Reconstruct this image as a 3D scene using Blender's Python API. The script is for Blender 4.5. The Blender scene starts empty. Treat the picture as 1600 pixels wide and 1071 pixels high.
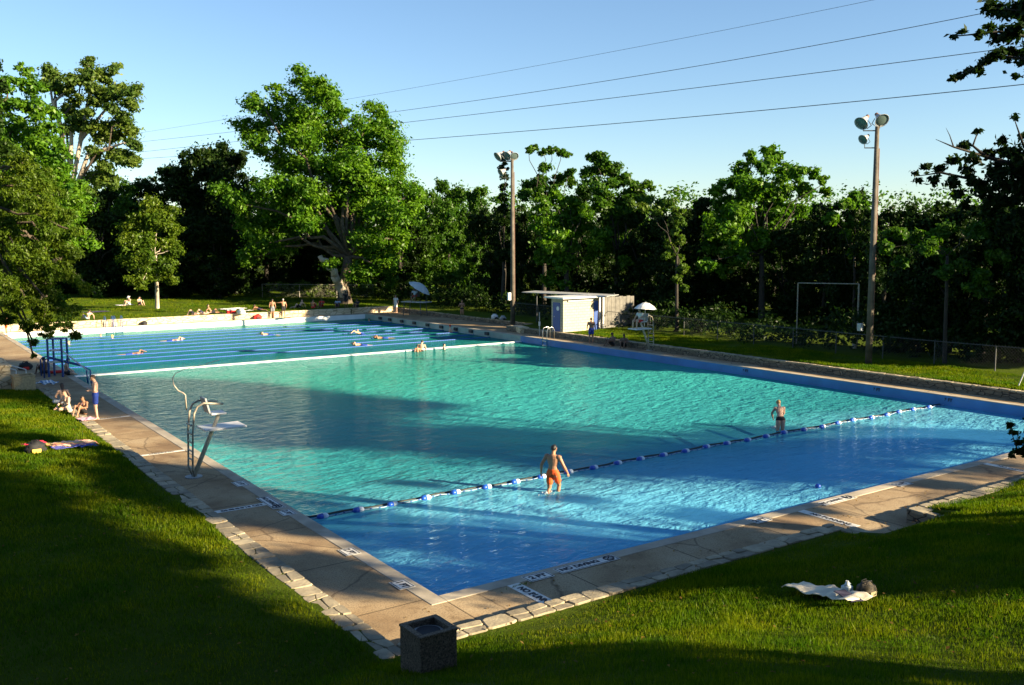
import bpy, bmesh, math, random
import numpy as np
from mathutils import Vector, Matrix, noise as mnoise
random.seed(7); RNG = np.random.default_rng(7)
SC = bpy.context.scene; COL = SC.collection

# ------------------------------------------------------------------ camera
FOC, PITCH, ROLL, YAW = 1474.69, .108583175, .00362744, .60666762
CAMP = np.array([-9.0543, -15.6392, 7.0])
def crot(a, b, c):
    """camera frame (right, forward, up) -> world axes"""
    return np.array([a*math.cos(YAW)+b*math.sin(YAW), -a*math.sin(YAW)+b*math.cos(YAW), c])
cam = bpy.data.objects.new('camera', bpy.data.cameras.new('camera')); COL.objects.link(cam)
fw = crot(0, math.cos(PITCH), -math.sin(PITCH)); up = crot(0, math.sin(PITCH), math.cos(PITCH)); rt = crot(1, 0, 0)
cr, sr = math.cos(ROLL), math.sin(ROLL)
rt2 = rt*cr - up*sr; up2 = rt*sr + up*cr
cam.matrix_world = Matrix(((rt2[0], up2[0], -fw[0], CAMP[0]), (rt2[1], up2[1], -fw[1], CAMP[1]), (rt2[2], up2[2], -fw[2], CAMP[2]), (0, 0, 0, 1)))
cam.data.sensor_width = 36; cam.data.lens = FOC/1600*36; cam.data.clip_start = .1; cam.data.clip_end = 3000
SC.camera = cam
# ------------------------------------------------------------------ light
SUN_AZ, SUN_EL = 146.0, 19.0
sdir = np.array([math.sin(math.radians(SUN_AZ))*math.cos(math.radians(SUN_EL)), math.cos(math.radians(SUN_AZ))*math.cos(math.radians(SUN_EL)), math.sin(math.radians(SUN_EL))])
sl = bpy.data.lights.new('sun', 'SUN'); sl.energy = 5.0; sl.angle = math.radians(.5); sl.color = (1, .82, .54)
so = bpy.data.objects.new('sun', sl); COL.objects.link(so); so.location = (60, -60, 60)
so.rotation_euler = Vector(sdir).to_track_quat('Z', 'Y').to_euler()
W = bpy.data.worlds.new('World'); SC.world = W; W.use_nodes = True
nt = W.node_tree; nt.nodes.clear()
sky = nt.nodes.new('ShaderNodeTexSky'); sky.sky_type = 'NISHITA'; sky.sun_disc = False
sky.sun_elevation = math.radians(SUN_EL); sky.sun_rotation = math.radians(SUN_AZ); sky.air_density = 1.0; sky.dust_density = .1; sky.ozone_density = 3.5
bg = nt.nodes.new('ShaderNodeBackground'); bg.inputs[1].default_value = .05
wo = nt.nodes.new('ShaderNodeOutputWorld'); nt.links.new(sky.outputs[0], bg.inputs[0]); nt.links.new(bg.outputs[0], wo.inputs[0])
SC.view_settings.view_transform = 'Standard'; SC.view_settings.look = 'None'; SC.view_settings.gamma = 1; SC.view_settings.exposure = 2.0
SC.render.engine = 'CYCLES'
SC.cycles.max_bounces = 6; SC.cycles.diffuse_bounces = 2; SC.cycles.glossy_bounces = 3; SC.cycles.transparent_max_bounces = 12; SC.cycles.transmission_bounces = 3
SC.cycles.use_denoising = True; SC.cycles.sample_clamp_indirect = 4

# ------------------------------------------------------------------ pixel helpers (photo 1600x1071)
def ray(px, py):
    x, y = px-800, py-535.5
    x, y = cr*x-sr*y, sr*x+cr*y
    return crot(x, FOC*math.cos(PITCH)-y*math.sin(PITCH), -FOC*math.sin(PITCH)-y*math.cos(PITCH))/FOC
def G(px, py, z=0.):
    d = ray(px, py); t = (z-CAMP[2])/d[2]; return CAMP+d*t
def D(px, py, depth):
    """point seen at (px,py), 'depth' metres ahead"""
    return CAMP+ray(px, py)*depth

# ------------------------------------------------------------------ materials
def mat(name, col=(.5, .5, .5), rough=.6, metal=0., var=0., vscale=8., bump=0., bscale=40., col2=None, spec=.5, bdist=.02):
    m = bpy.data.materials.new(name); m.use_nodes = True; n = m.node_tree; b = n.nodes['Principled BSDF']
    b.inputs['Roughness'].default_value = rough; b.inputs['Metallic'].default_value = metal; b.inputs['Specular IOR Level'].default_value = spec
    b.inputs['Base Color'].default_value = (*col, 1)
    tc = n.nodes.new('ShaderNodeTexCoord')
    if var or col2:
        c2 = col2 or tuple(c*(1-var) for c in col)
        t = n.nodes.new('ShaderNodeTexNoise'); t.inputs['Scale'].default_value = vscale; t.inputs['Detail'].default_value = 5
        r = n.nodes.new('ShaderNodeValToRGB'); r.color_ramp.elements[0].position = .35; r.color_ramp.elements[1].position = .65
        r.color_ramp.elements[0].color = (*c2, 1); r.color_ramp.elements[1].color = (*col, 1)
        n.links.new(tc.outputs['Object'], t.inputs['Vector']); n.links.new(t.outputs[0], r.inputs[0]); n.links.new(r.outputs[0], b.inputs['Base Color'])
    if bump:
        t = n.nodes.new('ShaderNodeTexNoise'); t.inputs['Scale'].default_value = bscale; t.inputs['Detail'].default_value = 4
        bp = n.nodes.new('ShaderNodeBump'); bp.inputs['Strength'].default_value = bump; bp.inputs['Distance'].default_value = bdist
        n.links.new(tc.outputs['Object'], t.inputs['Vector']); n.links.new(t.outputs[0], bp.inputs['Height']); n.links.new(bp.outputs[0], b.inputs['Normal'])
    return m
class NT:
    def __init__(s, m): s.t = m.node_tree; s.n = m.node_tree.nodes; s.l = m.node_tree.links
    def new(s, typ, ins=None, **kw):
        nd = s.n.new(typ)
        for k, v in kw.items(): setattr(nd, k, v)
        for k, v in (ins or {}).items():
            if isinstance(v, bpy.types.NodeSocket): s.l.new(v, nd.inputs[k])
            else: nd.inputs[k].default_value = v
        return nd
    def ramp(s, fac, stops):
        r = s.n.new('ShaderNodeValToRGB'); e = r.color_ramp.elements
        while len(e) < len(stops): e.new(.5)
        for i, (p, c) in enumerate(stops): e[i].position = p; e[i].color = (*c, 1) if len(c) == 3 else c
        s.l.new(fac, r.inputs[0]); return r.outputs[0]
    def mix(s, f, a, b, mode='MIX'):
        m = s.new('ShaderNodeMix', data_type='RGBA', blend_type=mode)
        for k, v in ((0, f), (6, a), (7, b)):
            if isinstance(v, bpy.types.NodeSocket): s.l.new(v, m.inputs[k])
            else: m.inputs[k].default_value = (*v, 1) if isinstance(v, tuple) else v
        return m.outputs[2]
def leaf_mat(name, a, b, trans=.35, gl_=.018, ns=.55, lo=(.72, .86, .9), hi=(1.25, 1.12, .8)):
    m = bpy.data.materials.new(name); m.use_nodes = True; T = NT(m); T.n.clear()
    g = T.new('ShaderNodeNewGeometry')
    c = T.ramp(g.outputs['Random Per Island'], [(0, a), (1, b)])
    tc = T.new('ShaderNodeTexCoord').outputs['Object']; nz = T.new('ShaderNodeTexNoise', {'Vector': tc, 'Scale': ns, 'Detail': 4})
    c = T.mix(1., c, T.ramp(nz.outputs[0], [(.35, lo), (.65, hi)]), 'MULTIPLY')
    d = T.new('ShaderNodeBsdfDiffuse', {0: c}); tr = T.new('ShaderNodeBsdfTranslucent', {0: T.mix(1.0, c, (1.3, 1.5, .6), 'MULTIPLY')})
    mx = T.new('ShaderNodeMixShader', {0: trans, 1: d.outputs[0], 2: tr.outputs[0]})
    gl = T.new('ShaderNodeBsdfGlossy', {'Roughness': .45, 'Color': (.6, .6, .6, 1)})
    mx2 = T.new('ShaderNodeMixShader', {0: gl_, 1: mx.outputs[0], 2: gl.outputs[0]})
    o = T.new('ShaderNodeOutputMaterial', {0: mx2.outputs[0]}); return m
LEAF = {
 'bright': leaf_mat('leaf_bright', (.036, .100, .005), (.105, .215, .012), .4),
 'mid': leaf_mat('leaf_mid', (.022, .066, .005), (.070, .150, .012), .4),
 'dark': leaf_mat('leaf_dark_shaded', (.007, .019, .003), (.020, .044, .006), .25, .015),  # dark foliage, with the shade of the woods put into its colour
 'olive': leaf_mat('leaf_olive', (.038, .078, .005), (.105, .160, .012), .4),
 'syca': leaf_mat('leaf_sycamore', (.045, .085, .014), (.115, .170, .030), .4),
 'vine': leaf_mat('leaf_vine', (.040, .085, .008), (.095, .150, .020)),
 'grass': leaf_mat('grass_blade', (.036, .084, .002), (.120, .175, .006), .4, .006, .9, (.62, .80, .8), (1.55, 1.16, 1.))}
BARK = mat('bark_brown', (.10, .075, .05), .9, var=.5, vscale=3, bump=.8, bscale=6, bdist=.08)
BARKP = mat('bark_pale', (.5, .42, .33), .8, var=.4, vscale=1.2, bump=.4, bscale=5, bdist=.05)
BARKD = mat('bark_dark', (.035, .028, .02), .9, var=.4, vscale=3)

# ------------------------------------------------------------------ mesh helpers
class MB:
    def __init__(s): s.v = []; s.f = []
    def add(s, vs, fs):
        o = len(s.v); s.v += [tuple(map(float, v)) for v in vs]; s.f += [tuple(i+o for i in f) for f in fs]; return s
    def box(s, x0, x1, y0, y1, z0, z1, bev=0.):
        if not bev:
            v = [(x, y, z) for z in (z0, z1) for x, y in ((x0, y0), (x1, y0), (x1, y1), (x0, y1))]
            return s.add(v, [(3, 2, 1, 0), (4, 5, 6, 7), (0, 1, 5, 4), (1, 2, 6, 5), (2, 3, 7, 6), (3, 0, 4, 7)])
        bm = bmesh.new(); bmesh.ops.create_cube(bm, size=1)
        for q in bm.verts: q.co = ((x0+x1)/2+q.co.x*(x1-x0), (y0+y1)/2+q.co.y*(y1-y0), (z0+z1)/2+q.co.z*(z1-z0))
        bmesh.ops.bevel(bm, geom=bm.edges[:], offset=bev, segments=2, affect='EDGES', profile=.5)
        bm.verts.index_update(); s.add([q.co for q in bm.verts], [[q.index for q in f.verts] for f in bm.faces]); bm.free(); return s
    def tube(s, pts, r, n=8, caps=True):
        pts = [Vector(p) for p in pts]; k = len(pts)
        rr = r if hasattr(r, '__len__') else [r]*k
        ref = None; vs = []
        for i, p in enumerate(pts):
            t = (pts[min(i+1, k-1)]-pts[max(i-1, 0)])
            t = t.normalized() if t.length > 1e-9 else Vector((0, 0, 1))
            if ref is None: ref = t.orthogonal().normalized()
            ref = (ref-t*ref.dot(t)); ref = ref.normalized() if ref.length > 1e-6 else t.orthogonal().normalized()
            b = t.cross(ref)
            for j in range(n):
                a = 2*math.pi*j/n; vs.append(p+(ref*math.cos(a)+b*math.sin(a))*rr[i])
        fs = [(i*n+j, i*n+(j+1) % n, (i+1)*n+(j+1) % n, (i+1)*n+j) for i in range(k-1) for j in range(n)]
        if caps: fs += [tuple(range(n-1, -1, -1)), tuple(range((k-1)*n, k*n))]
        return s.add(vs, fs)
    def ball(s, c, r, n=10, m=7):
        r = r if hasattr(r, '__len__') else (r, r, r); vs = [(c[0], c[1], c[2]+r[2])]
        for i in range(1, m):
            a = math.pi*i/m
            for j in range(n):
                b = 2*math.pi*j/n; vs.append((c[0]+r[0]*math.sin(a)*math.cos(b), c[1]+r[1]*math.sin(a)*math.sin(b), c[2]+r[2]*math.cos(a)))
        vs.append((c[0], c[1], c[2]-r[2])); e = len(vs)-1
        fs = [(0, 1+j, 1+(j+1) % n) for j in range(n)]
        fs += [(1+i*n+j, 1+(i+1)*n+j, 1+(i+1)*n+(j+1) % n, 1+i*n+(j+1) % n) for i in range(m-2) for j in range(n)]
        fs += [(e, 1+(m-2)*n+(j+1) % n, 1+(m-2)*n+j) for j in range(n)]
        return s.add(vs, fs)
    def prism(s, poly, z0, z1):
        k = len(poly); vs = [(x, y, z0) for x, y in poly]+[(x, y, z1) for x, y in poly]
        return s.add(vs, [tuple(range(k-1, -1, -1)), tuple(range(k, 2*k))]+[(i, (i+1) % k, k+(i+1) % k, k+i) for i in range(k)])
    def build(s, name, m, parent=None, smooth=False, M=None):
        me = bpy.data.meshes.new(name); me.from_pydata(s.v, [], s.f); me.materials.append(m)
        if M is not None: me.transform(M)
        if smooth: me.polygons.foreach_set('use_smooth', [True]*len(me.polygons))
        me.update(); return link(name, me, parent)
def link(name, me, parent=None):
    o = bpy.data.objects.new(name, me); COL.objects.link(o)
    if parent is not None: o.parent = parent
    return o
def tag(o, label=None, cat=None, group=None, kind=None):
    for k, v in (('label', label), ('category', cat), ('group', group), ('kind', kind)):
        if v: o[k] = v
    return o
def thing(name, loc, label, cat, group=None, rz=0.):
    o = bpy.data.objects.new(name, None); COL.objects.link(o); o.location = tuple(float(c) for c in loc); o.rotation_euler = (0, 0, rz); o.empty_display_size = .2
    return tag(o, label, cat, group)
def struct(name, mb, m, smooth=False): return tag(mb.build(name, m, smooth=smooth), kind='structure')
def quads_obj(name, V, m, parent=None):
    """V: (n,k,3) leaf polygons"""
    n, k = V.shape[:2]; me = bpy.data.meshes.new(name)
    me.vertices.add(n*k); me.vertices.foreach_set('co', V.astype(np.float32).ravel())
    me.loops.add(n*k); me.loops.foreach_set('vertex_index', np.arange(n*k, dtype=np.int32))
    me.polygons.add(n); me.polygons.foreach_set('loop_start', np.arange(0, n*k, k, dtype=np.int32)); me.polygons.foreach_set('loop_total', np.full(n, k, np.int32))
    me.materials.append(m); me.update(calc_edges=True)
    return link(name, me, parent)
def copy_tree(o, parent=None):
    c = o.copy(); COL.objects.link(c)
    if parent is not None: c.parent = parent
    for ch in list(o.children): copy_tree(ch, c)
    return c

# ------------------------------------------------------------------ ground
PW, PL = 30.67, 66.17; WZ = -.45
def sstep(a, b, x): t = np.clip((x-a)/(b-a), 0, 1); return t*t*(3-2*t)
def hill(x, y):
    dR = np.maximum(0, -2.85-y); dL = np.maximum(0, -2.5-x)
    z = .33+.07*np.minimum(dL, 30)
    slope = .36-.16*sstep(-4, 3, x); rise = slope*dR
    z = z+np.where(rise < 5.2, rise, 5.2+(rise-5.2)*.12)
    z = np.minimum(z, 7.5+.01*dR)
    zr = .38+.012*np.maximum(0, x-32.3)
    zb = .50+.012*np.maximum(0, y-67.4)
    east = (x > 32.0)&(y > -2.9); north = (y > 67)
    z = np.where(east, zr, z); z = np.where(north, np.where(x > 32, np.maximum(zr, zb), zb), z)
    return z
def inside(x, y):
    a = (x > -2.3)&(x < 32.15)&(y > np.where(x > 12.155, -2.72, -2.4))&(y < 67.15)
    b = (x > 9.355)&(x < 12.155)&(y > -3.6)&(y < -2)
    c = (x > -12)&(x < 0)&(y > 31.5)&(y < 67.15)
    d = (x > 30)&(x < 34.6)&(y > 44.2)&(y < 67.15)
    return a | b | c | d
xs = np.unique(np.concatenate([np.linspace(-400, -40, 10), np.linspace(-40, -12, 8), [-12.01, -12, -2.31, -2.3, 9.35, 9.36, 12.15, 12.16, 32.14, 32.15, 34.59, 34.6], np.linspace(-11.5, 30, 60), np.linspace(33, 60, 15), np.linspace(70, 500, 12)]))
ys = np.unique(np.concatenate([np.linspace(-300, -40, 8), np.linspace(-38, -3.6, 50), [-3.61, -3.6, -2.85, -2.73, -2.72, -2.41, -2.4, 31.49, 31.5, 44.19, 44.2, 67.14, 67.15, 67.5], np.linspace(-1.5, 66, 36), np.linspace(70, 130, 16), np.linspace(150, 700, 12)]))
XX, YY = np.meshgrid(xs, ys); ZZ = hill(XX, YY)
ZZ = ZZ+.05*np.sin(XX*.9+1)*np.sin(YY*.7)*((XX < -3) | (YY < -4))
INS = inside(XX, YY); ZZ = np.where(INS, -3., ZZ)
gv = np.stack([XX, YY, ZZ], -1).reshape(-1, 3); nx = len(xs); ny = len(ys)
gb = MB(); gb.v = [tuple(v) for v in gv]; gb.f = [(j*nx+i, j*nx+i+1, (j+1)*nx+i+1, (j+1)*nx+i) for j in range(ny-1) for i in range(nx-1)]
def hz(x, y): return float(hill(np.array([x], float), np.array([y], float))[0])

gm = bpy.data.materials.new('lawn_ground'); gm.use_nodes = True; T = NT(gm); B = T.n['Principled BSDF']
tc = T.new('ShaderNodeTexCoord').outputs['Object']
n1 = T.new('ShaderNodeTexNoise', {'Vector': tc, 'Scale': .35, 'Detail': 6}); n2 = T.new('ShaderNodeTexNoise', {'Vector': tc, 'Scale': 22., 'Detail': 6, 'Roughness': .7})
c1 = T.ramp(n1.outputs[0], [(.35, (.036, .075, .003)), (.65, (.066, .108, .005))])
c2 = T.mix(T.ramp(n2.outputs[0], [(.35, (0, 0, 0)), (.7, (1, 1, 1))]), c1, (.07, .085, .012))
T.l.new(c2, B.inputs['Base Color']); B.inputs['Roughness'].default_value = 1; B.inputs['Specular IOR Level'].default_value = .05
n3 = T.new('ShaderNodeTexNoise', {'Vector': tc, 'Scale': 9., 'Detail': 8, 'Roughness': .75})
bp = T.new('ShaderNodeBump', {'Strength': .9, 'Distance': .12, 'Height': n3.outputs[0]}); T.l.new(bp.outputs[0], B.inputs['Normal'])
struct('ground', gb, gm, True)

# ------------------------------------------------------------------ pool
conc = bpy.data.materials.new('deck_concrete'); conc.use_nodes = True; T = NT(conc); B = T.n['Principled BSDF']
tc = T.new('ShaderNodeTexCoord').outputs['Object']
n1 = T.new('ShaderNodeTexNoise', {'Vector': tc, 'Scale': .5, 'Detail': 7, 'Roughness': .6}); n2 = T.new('ShaderNodeTexNoise', {'Vector': tc, 'Scale': 28., 'Detail': 4, 'Roughness': .8})
c1 = T.ramp(n1.outputs[0], [(.34, (.22, .135, .062)), (.5, (.35, .245, .128)), (.66, (.43, .325, .19))])
c2 = T.mix(T.ramp(n2.outputs[0], [(.36, (1, 1, 1)), (.52, (0, 0, 0))]), c1, (.15, .10, .06))
bt = T.new('ShaderNodeTexBrick', {'Vector': tc, 'Scale': 1., 'Mortar Size': .018, 'Brick Width': 2.9, 'Row Height': 2.9, 'Color1': (1, 1, 1, 1), 'Color2': (.86, .86, .86, 1), 'Mortar': (.3, .28, .25, 1)}, offset=0.)
c3 = T.mix(1., c2, bt.outputs[0], 'MULTIPLY')
dn = T.new('ShaderNodeTexNoise', {'Vector': tc, 'Scale': 1.3, 'Detail': 4}); dv_ = T.mix(.25, tc, dn.outputs['Color'])
ck = T.new('ShaderNodeTexVoronoi', {'Vector': dv_, 'Scale': .33}, feature='DISTANCE_TO_EDGE'); c3 = T.mix(1., c3, T.ramp(ck.outputs['Distance'], [(.0, (.45, .42, .4)), (.009, (1, 1, 1))]), 'MULTIPLY')
sn = T.new('ShaderNodeTexNoise', {'Vector': tc, 'Scale': 1.9, 'Detail': 6, 'Roughness': .65}); c3 = T.mix(1., c3, T.ramp(sn.outputs[0], [(.30, (.62, .58, .54)), (.44, (1, 1, 1))]), 'MULTIPLY')
T.l.new(c3, B.inputs['Base Color']); B.inputs['Roughness'].default_value = .85
bp = T.new('ShaderNodeBump', {'Strength': .35, 'Distance': .01, 'Height': n2.outputs[0]}); T.l.new(bp.outputs[0], B.inputs['Normal'])
copm = mat('coping_concrete', (.44, .38, .29), .8, var=.35, vscale=1.5, bump=.2, bscale=60)
dk = MB()
dk.box(-2.12, -.35, -2.2, 67.0, -.3, 0); dk.box(-.35, 31.0, -2.2, -.35, -.3, 0); dk.box(31.0, 31.98, -2.2, 67.0, -.3, 0)
dk.box(-.35, 31.0, PL+.35, 67.0, -.3, 0); dk.box(9.55, 11.95, -3.5, -2.2, -.3, 0); dk.box(11.95, 31.0, -2.6, -2.2, -.3, 0); dk.box(31.0, 31.98, -2.6, -2.2, -.3, 0); dk.box(-12, -2.12, 31.6, 67.0, -.3, 0); dk.box(31.98, 34.5, 44.3, 67, -.3, 0)
struct('pool_deck', dk, conc)
cp = MB(); z0, z1 = -.3, .012
cp.box(-.35, 0, -.35, PL+.35, z0, z1, .012); cp.box(PW, PW+.35, -.35, PL+.35, z0, z1, .012); cp.box(0, PW, -.35, 0, z0, z1, .012); cp.box(0, PW, PL, PL+.35, z0, z1, .012)
struct('pool_coping', cp, copm)
# basin
ROPE = 7.68; DIV = 40.49
basin = MB(); fl = [(0, -.80), (ROPE-1.5, -.95), (ROPE+3.5, -1.35), (DIV-.2, -1.9), (DIV+.2, -2.0), (PL, -2.4)]
for (ya, za), (yb, zb) in zip(fl, fl[1:]):
    basin.add([(0, ya, za), (PW, ya, za), (PW, yb, zb), (0, yb, zb)], [(0, 1, 2, 3)])
bm_ = bpy.data.materials.new('basin_plaster'); bm_.use_nodes = True; T = NT(bm_); B = T.n['Principled BSDF']
tc = T.new('ShaderNodeTexCoord').outputs['Object']; sx = T.new('ShaderNodeSeparateXYZ', {0: tc})
cm = T.ramp(T.new('ShaderNodeMath', {0: sx.outputs[1], 1: 66.}, operation='DIVIDE').outputs[0], [(0, (.36, .74, .88)), (.11, (.34, .72, .84)), (.16, (.14, .52, .48)), (1, (.10, .42, .30))])
n1 = T.new('ShaderNodeTexNoise', {'Vector': tc, 'Scale': .4, 'Detail': 5}); cm = T.mix(T.ramp(n1.outputs[0], [(.4, (0, 0, 0)), (.6, (.35, .35, .35))]), cm, (.1, .35, .4))
T.l.new(cm, B.inputs['Base Color']); B.inputs['Roughness'].default_value = .9
struct('pool_floor', basin, bm_)
wallblue = mat('pool_wall_blue', (.035, .20, .50), .5, var=.25, vscale=.8)
wallwhite = mat('pool_wall_white', (.80, .82, .80), .5, var=.12, vscale=1.2)
w1 = MB()
w1.box(-.3, -.01, -.3, DIV, -3, -.31).box(PW+.01, PW+.3, -.3, DIV, -3, -.31).box(-.01, PW+.01, -.3, -.01, -3, -.31)
w1.box(PW-.004, PW+.012, -.0, DIV, -3, -.02); w1.box(-.012, .004, 0, DIV, -3, -.02); w1.box(.0, PW, -.012, .004, -3, -.02)
struct('pool_wall', w1, wallblue)
w2 = MB(); w2.box(.005, PW-.005, PL-.006, PL+.01, -3, -.02)
struct('pool_wall_far', w2, wallwhite)
w2 = MB(); w2.box(PW-.004, PW+.012, DIV, PL, -3, -.02).box(-.012, .004, DIV, PL, -3, -.02)
struct('pool_wall_lap', w2, mat('pool_wall_grey', (.28, .40, .36), .6, var=.3, vscale=1))
dv = MB(); dv.box(.01, PW-.01, DIV-.18, DIV+.18, WZ-.05, WZ+.06, .03)
dvo = MB().box(.01, PW-.01, DIV-.15, DIV+.15, -3, WZ-.06).build('base', mat('divider_base', (.10, .38, .32), .7)); dvt = dv.build('divider_wall', wallwhite); dvo.parent = dvt
tag(dvt, 'low white wall dividing the open pool from the lap lanes', 'wall')

# water
wm = bpy.data.materials.new('pool_water'); wm.use_nodes = True; T = NT(wm); T.n.clear()
tc = T.new('ShaderNodeTexCoord').outputs['Object']; sx = T.new('ShaderNodeSeparateXYZ', {0: tc})
nn = T.new('ShaderNodeTexNoise', {'Vector': tc, 'Scale': .25, 'Detail': 3})
yy = T.new('ShaderNodeMath', {0: sx.outputs[1], 1: T.new('ShaderNodeMath', {0: nn.outputs[0], 1: 3.}, operation='MULTIPLY').outputs[0]}, operation='ADD')
yn = T.new('ShaderNodeMath', {0: yy.outputs[0], 1: 67.}, operation='DIVIDE').outputs[0]
tint = T.ramp(yn, [(0., (.16, .60, .90)), (.12, (.17, .60, .82)), (.18, (.05, .40, .44)), (.45, (.045, .37, .30)), (.58, (.028, .27, .22)), (.66, (.014, .18, .17)), (.9, (.016, .20, .17)), (1, (.03, .24, .15))])
mp = T.new('ShaderNodeMapping', {'Vector': tc, 'Rotation': (0, 0, math.radians(-35)), 'Scale': (1., 1.9, 1.)})
a1 = T.new('ShaderNodeTexNoise', {'Vector': mp.outputs[0], 'Scale': 1.0, 'Detail': 2, 'Roughness': .5, 'Distortion': .6})
a2 = T.new('ShaderNodeTexNoise', {'Vector': mp.outputs[0], 'Scale': 3.6, 'Detail': 3, 'Roughness': .55, 'Distortion': .8})
hs = T.new('ShaderNodeMath', {0: a1.outputs[0], 1: 2.0, 2: a2.outputs[0]}, operation='MULTIPLY_ADD')
bp = T.new('ShaderNodeBump', {'Strength': 1., 'Distance': .045, 'Height': hs.outputs[0]})
bp2 = T.new('ShaderNodeBump', {'Strength': 1., 'Distance': .10, 'Height': hs.outputs[0]})
tr = T.new('ShaderNodeBsdfTransparent', {0: T.mix(.42, tint, (1., 1., 1.))})
df = T.new('ShaderNodeBsdfDiffuse', {0: tint, 'Normal': bp2.outputs[0]})
opq = T.ramp(yn, [(0, (.44,)*3), (.15, (.44,)*3), (.20, (.52,)*3), (.30, (.74,)*3), (1, (.76,)*3)])
m1 = T.new('ShaderNodeMixShader', {0: opq, 1: tr.outputs[0], 2: df.outputs[0]})
gl = T.new('ShaderNodeBsdfGlossy', {'Roughness': .06, 'Normal': bp.outputs[0], 'Color': (.62, .88, 1, 1)})
fr = T.new('ShaderNodeFresnel', {'IOR': 1.33, 'Normal': bp.outputs[0]})
frm = T.new('ShaderNodeMath', {0: fr.outputs[0], 1: .36}, operation='MULTIPLY')
m2 = T.new('ShaderNodeMixShader', {0: frm.outputs[0], 1: m1.outputs[0], 2: gl.outputs[0]})
T.new('ShaderNodeOutputMaterial', {0: m2.outputs[0]})
wb = MB().add([(.004, .004, WZ), (PW-.004, .004, WZ), (PW-.004, PL-.006, WZ), (.004, PL-.006, WZ)], [(0, 1, 2, 3)])
struct('water', wb, wm)

# floor lane lines by the rope and long stripe under it
blk = mat('lane_line_black', (.012, .02, .025), .8)
def stripe(name, a, b, w, dz=.006):
    a = Vector(a); b = Vector(b); t = (b-a); t.z = 0; n = Vector((-t.y, t.x, 0)).normalized()*w/2
    return MB().add([a-n, b-n, b+n, a+n], [(0, 1, 2, 3)])
def floorz(y):
    for (ya, za), (yb, zb) in zip(fl, fl[1:]):
        if ya <= y <= yb: return za+(zb-za)*(y-ya)/(yb-ya)
    return -2
for a, b in (((485, 763), (607, 782)), ((620, 741), (745, 760)), ((760, 722), (854, 733)), ((885, 708), (976, 718)), ((1040, 674), (1087, 700)), ((1121, 659), (1178, 681)), ((1195, 646), (1259, 667)), ((1270, 634), (1330, 654)), ((1333, 623), (1402, 639))):
    A = D(*a, 10); pts = []
    for q in (a, b):
        p = G(*q, -.51); pts.append((min(p[0], PW-.1), p[1], -.505))
    o = stripe('lane_line', pts[0], pts[1], .27)
    tag(o.build('lane_line', blk), kind='structure')
o = stripe('x', (.1, ROPE+.30, WZ-.06), (PW-.1, ROPE+.30, WZ-.06), .26)
tag(o.build('lane_line', blk), kind='structure')

# ------------------------------------------------------------------ rope with floats
ropew = mat('rope_white', (.35, .45, .55), .6); ropeb = mat('rope_blue', (.02, .08, .30), .5)
flw = mat('float_white', (.75, .80, .85), .35); flb = mat('float_blue', (.01, .07, .42), .35)
rp = thing('float_rope', (0, ROPE, WZ), 'rope of blue and white floats strung across the shallow end', 'rope')
N = 240; pts = [(PW*i/N, .05*math.sin(i*.21)+.03*math.sin(i*.57), .02+.012*math.sin(i*1.1)) for i in range(N+1)]
db = MB().tube(pts, .012, 6); nf0 = len(db.f)
for i in range(0, N, 2): db.ball(pts[i], (.045, .022, .022), 6, 4)
ro = db.build('rope', ropew, rp, True); ro.data.materials.append(ropeb); ro.data.polygons.foreach_set('material_index', [0]*nf0+[1]*(len(db.f)-nf0))
MB().tube([(p[0], p[1]+.20, .0) for p in pts], .045, 6).build('dark_line', mat('rope_dark', (.008, .014, .016), .6), rp, True)
x = .9; k = 0
while x < PW-.3:
    yo = .05*math.sin(x/PW*N*.21)+.03*math.sin(x/PW*N*.57)
    f1 = MB().tube([(x-.17, yo, .03), (x-.14, yo, .03), (x-.1, yo, .03), (x+.0, yo, .03)], [.02, .065, .085, .088], 12).build('float', flb, rp, True)
    MB().tube([(x+.002, yo, .03), (x+.1, yo, .03), (x+.14, yo, .03), (x+.17, yo, .03)], [.088, .085, .065, .02], 12).build('float_cap', flw, f1, True)
    x += 1.07+random.uniform(-.05, .05); k += 1
# lap lane ropes
lap = mat('lane_rope_blue', (.006, .07, .40), .5); lapw = mat('lane_rope_disc', (.12, .35, .62), .4)
lany = [44.6, 46.9, 49.2, 51.5, 53.8, 56.1, 58.4, 60.7, 62.6]
me0 = MB(); q = .12; i = 0; midx = []
while q < PW-.1:
    n0 = len(me0.f); me0.tube([(q, 0, .005), (q+.085, 0, .005)], .026, 7); midx += [0]*(len(me0.f)-n0); q += .15; i += 1
n0 = len(me0.f); me0.tube([(0, 0, .03), (PW, 0, .03)], .02, 5); midx += [0]*(len(me0.f)-n0)
proto = me0.build('lane_rope', lap); proto.data.materials.append(lapw); proto.data.polygons.foreach_set('material_index', midx)
tag(proto, 'x', 'rope', 'blue lap lane ropes')
ordn = ['nearest to the white dividing wall', 'second from the white dividing wall', 'third from the white dividing wall', 'fourth from the white dividing wall', 'fifth and middle of the nine', 'fourth from the far white pool wall', 'third from the far white pool wall', 'second from the far white pool wall', 'nearest to the far white pool wall']
for i, y in enumerate(lany):
    o = proto if i == 0 else copy_tree(proto)
    o.location = (0, y, WZ); o['label'] = 'blue disc lane rope, '+ordn[i]
anch = mat('anchor_dark', (.012, .025, .03), .6)
for i, y in enumerate(lany):
    o = MB().box(-.14, .0, -.24, .24, -.14, .10, .03).build('starting_block', anch)
    o.location = (PW-.02, y+.3, -.16)
    tag(o, 'dark block on the right pool edge, rope '+ordn[i].replace('the ', ''), 'anchor block', 'dark blocks on the right pool edge by the lap lanes')

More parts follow.
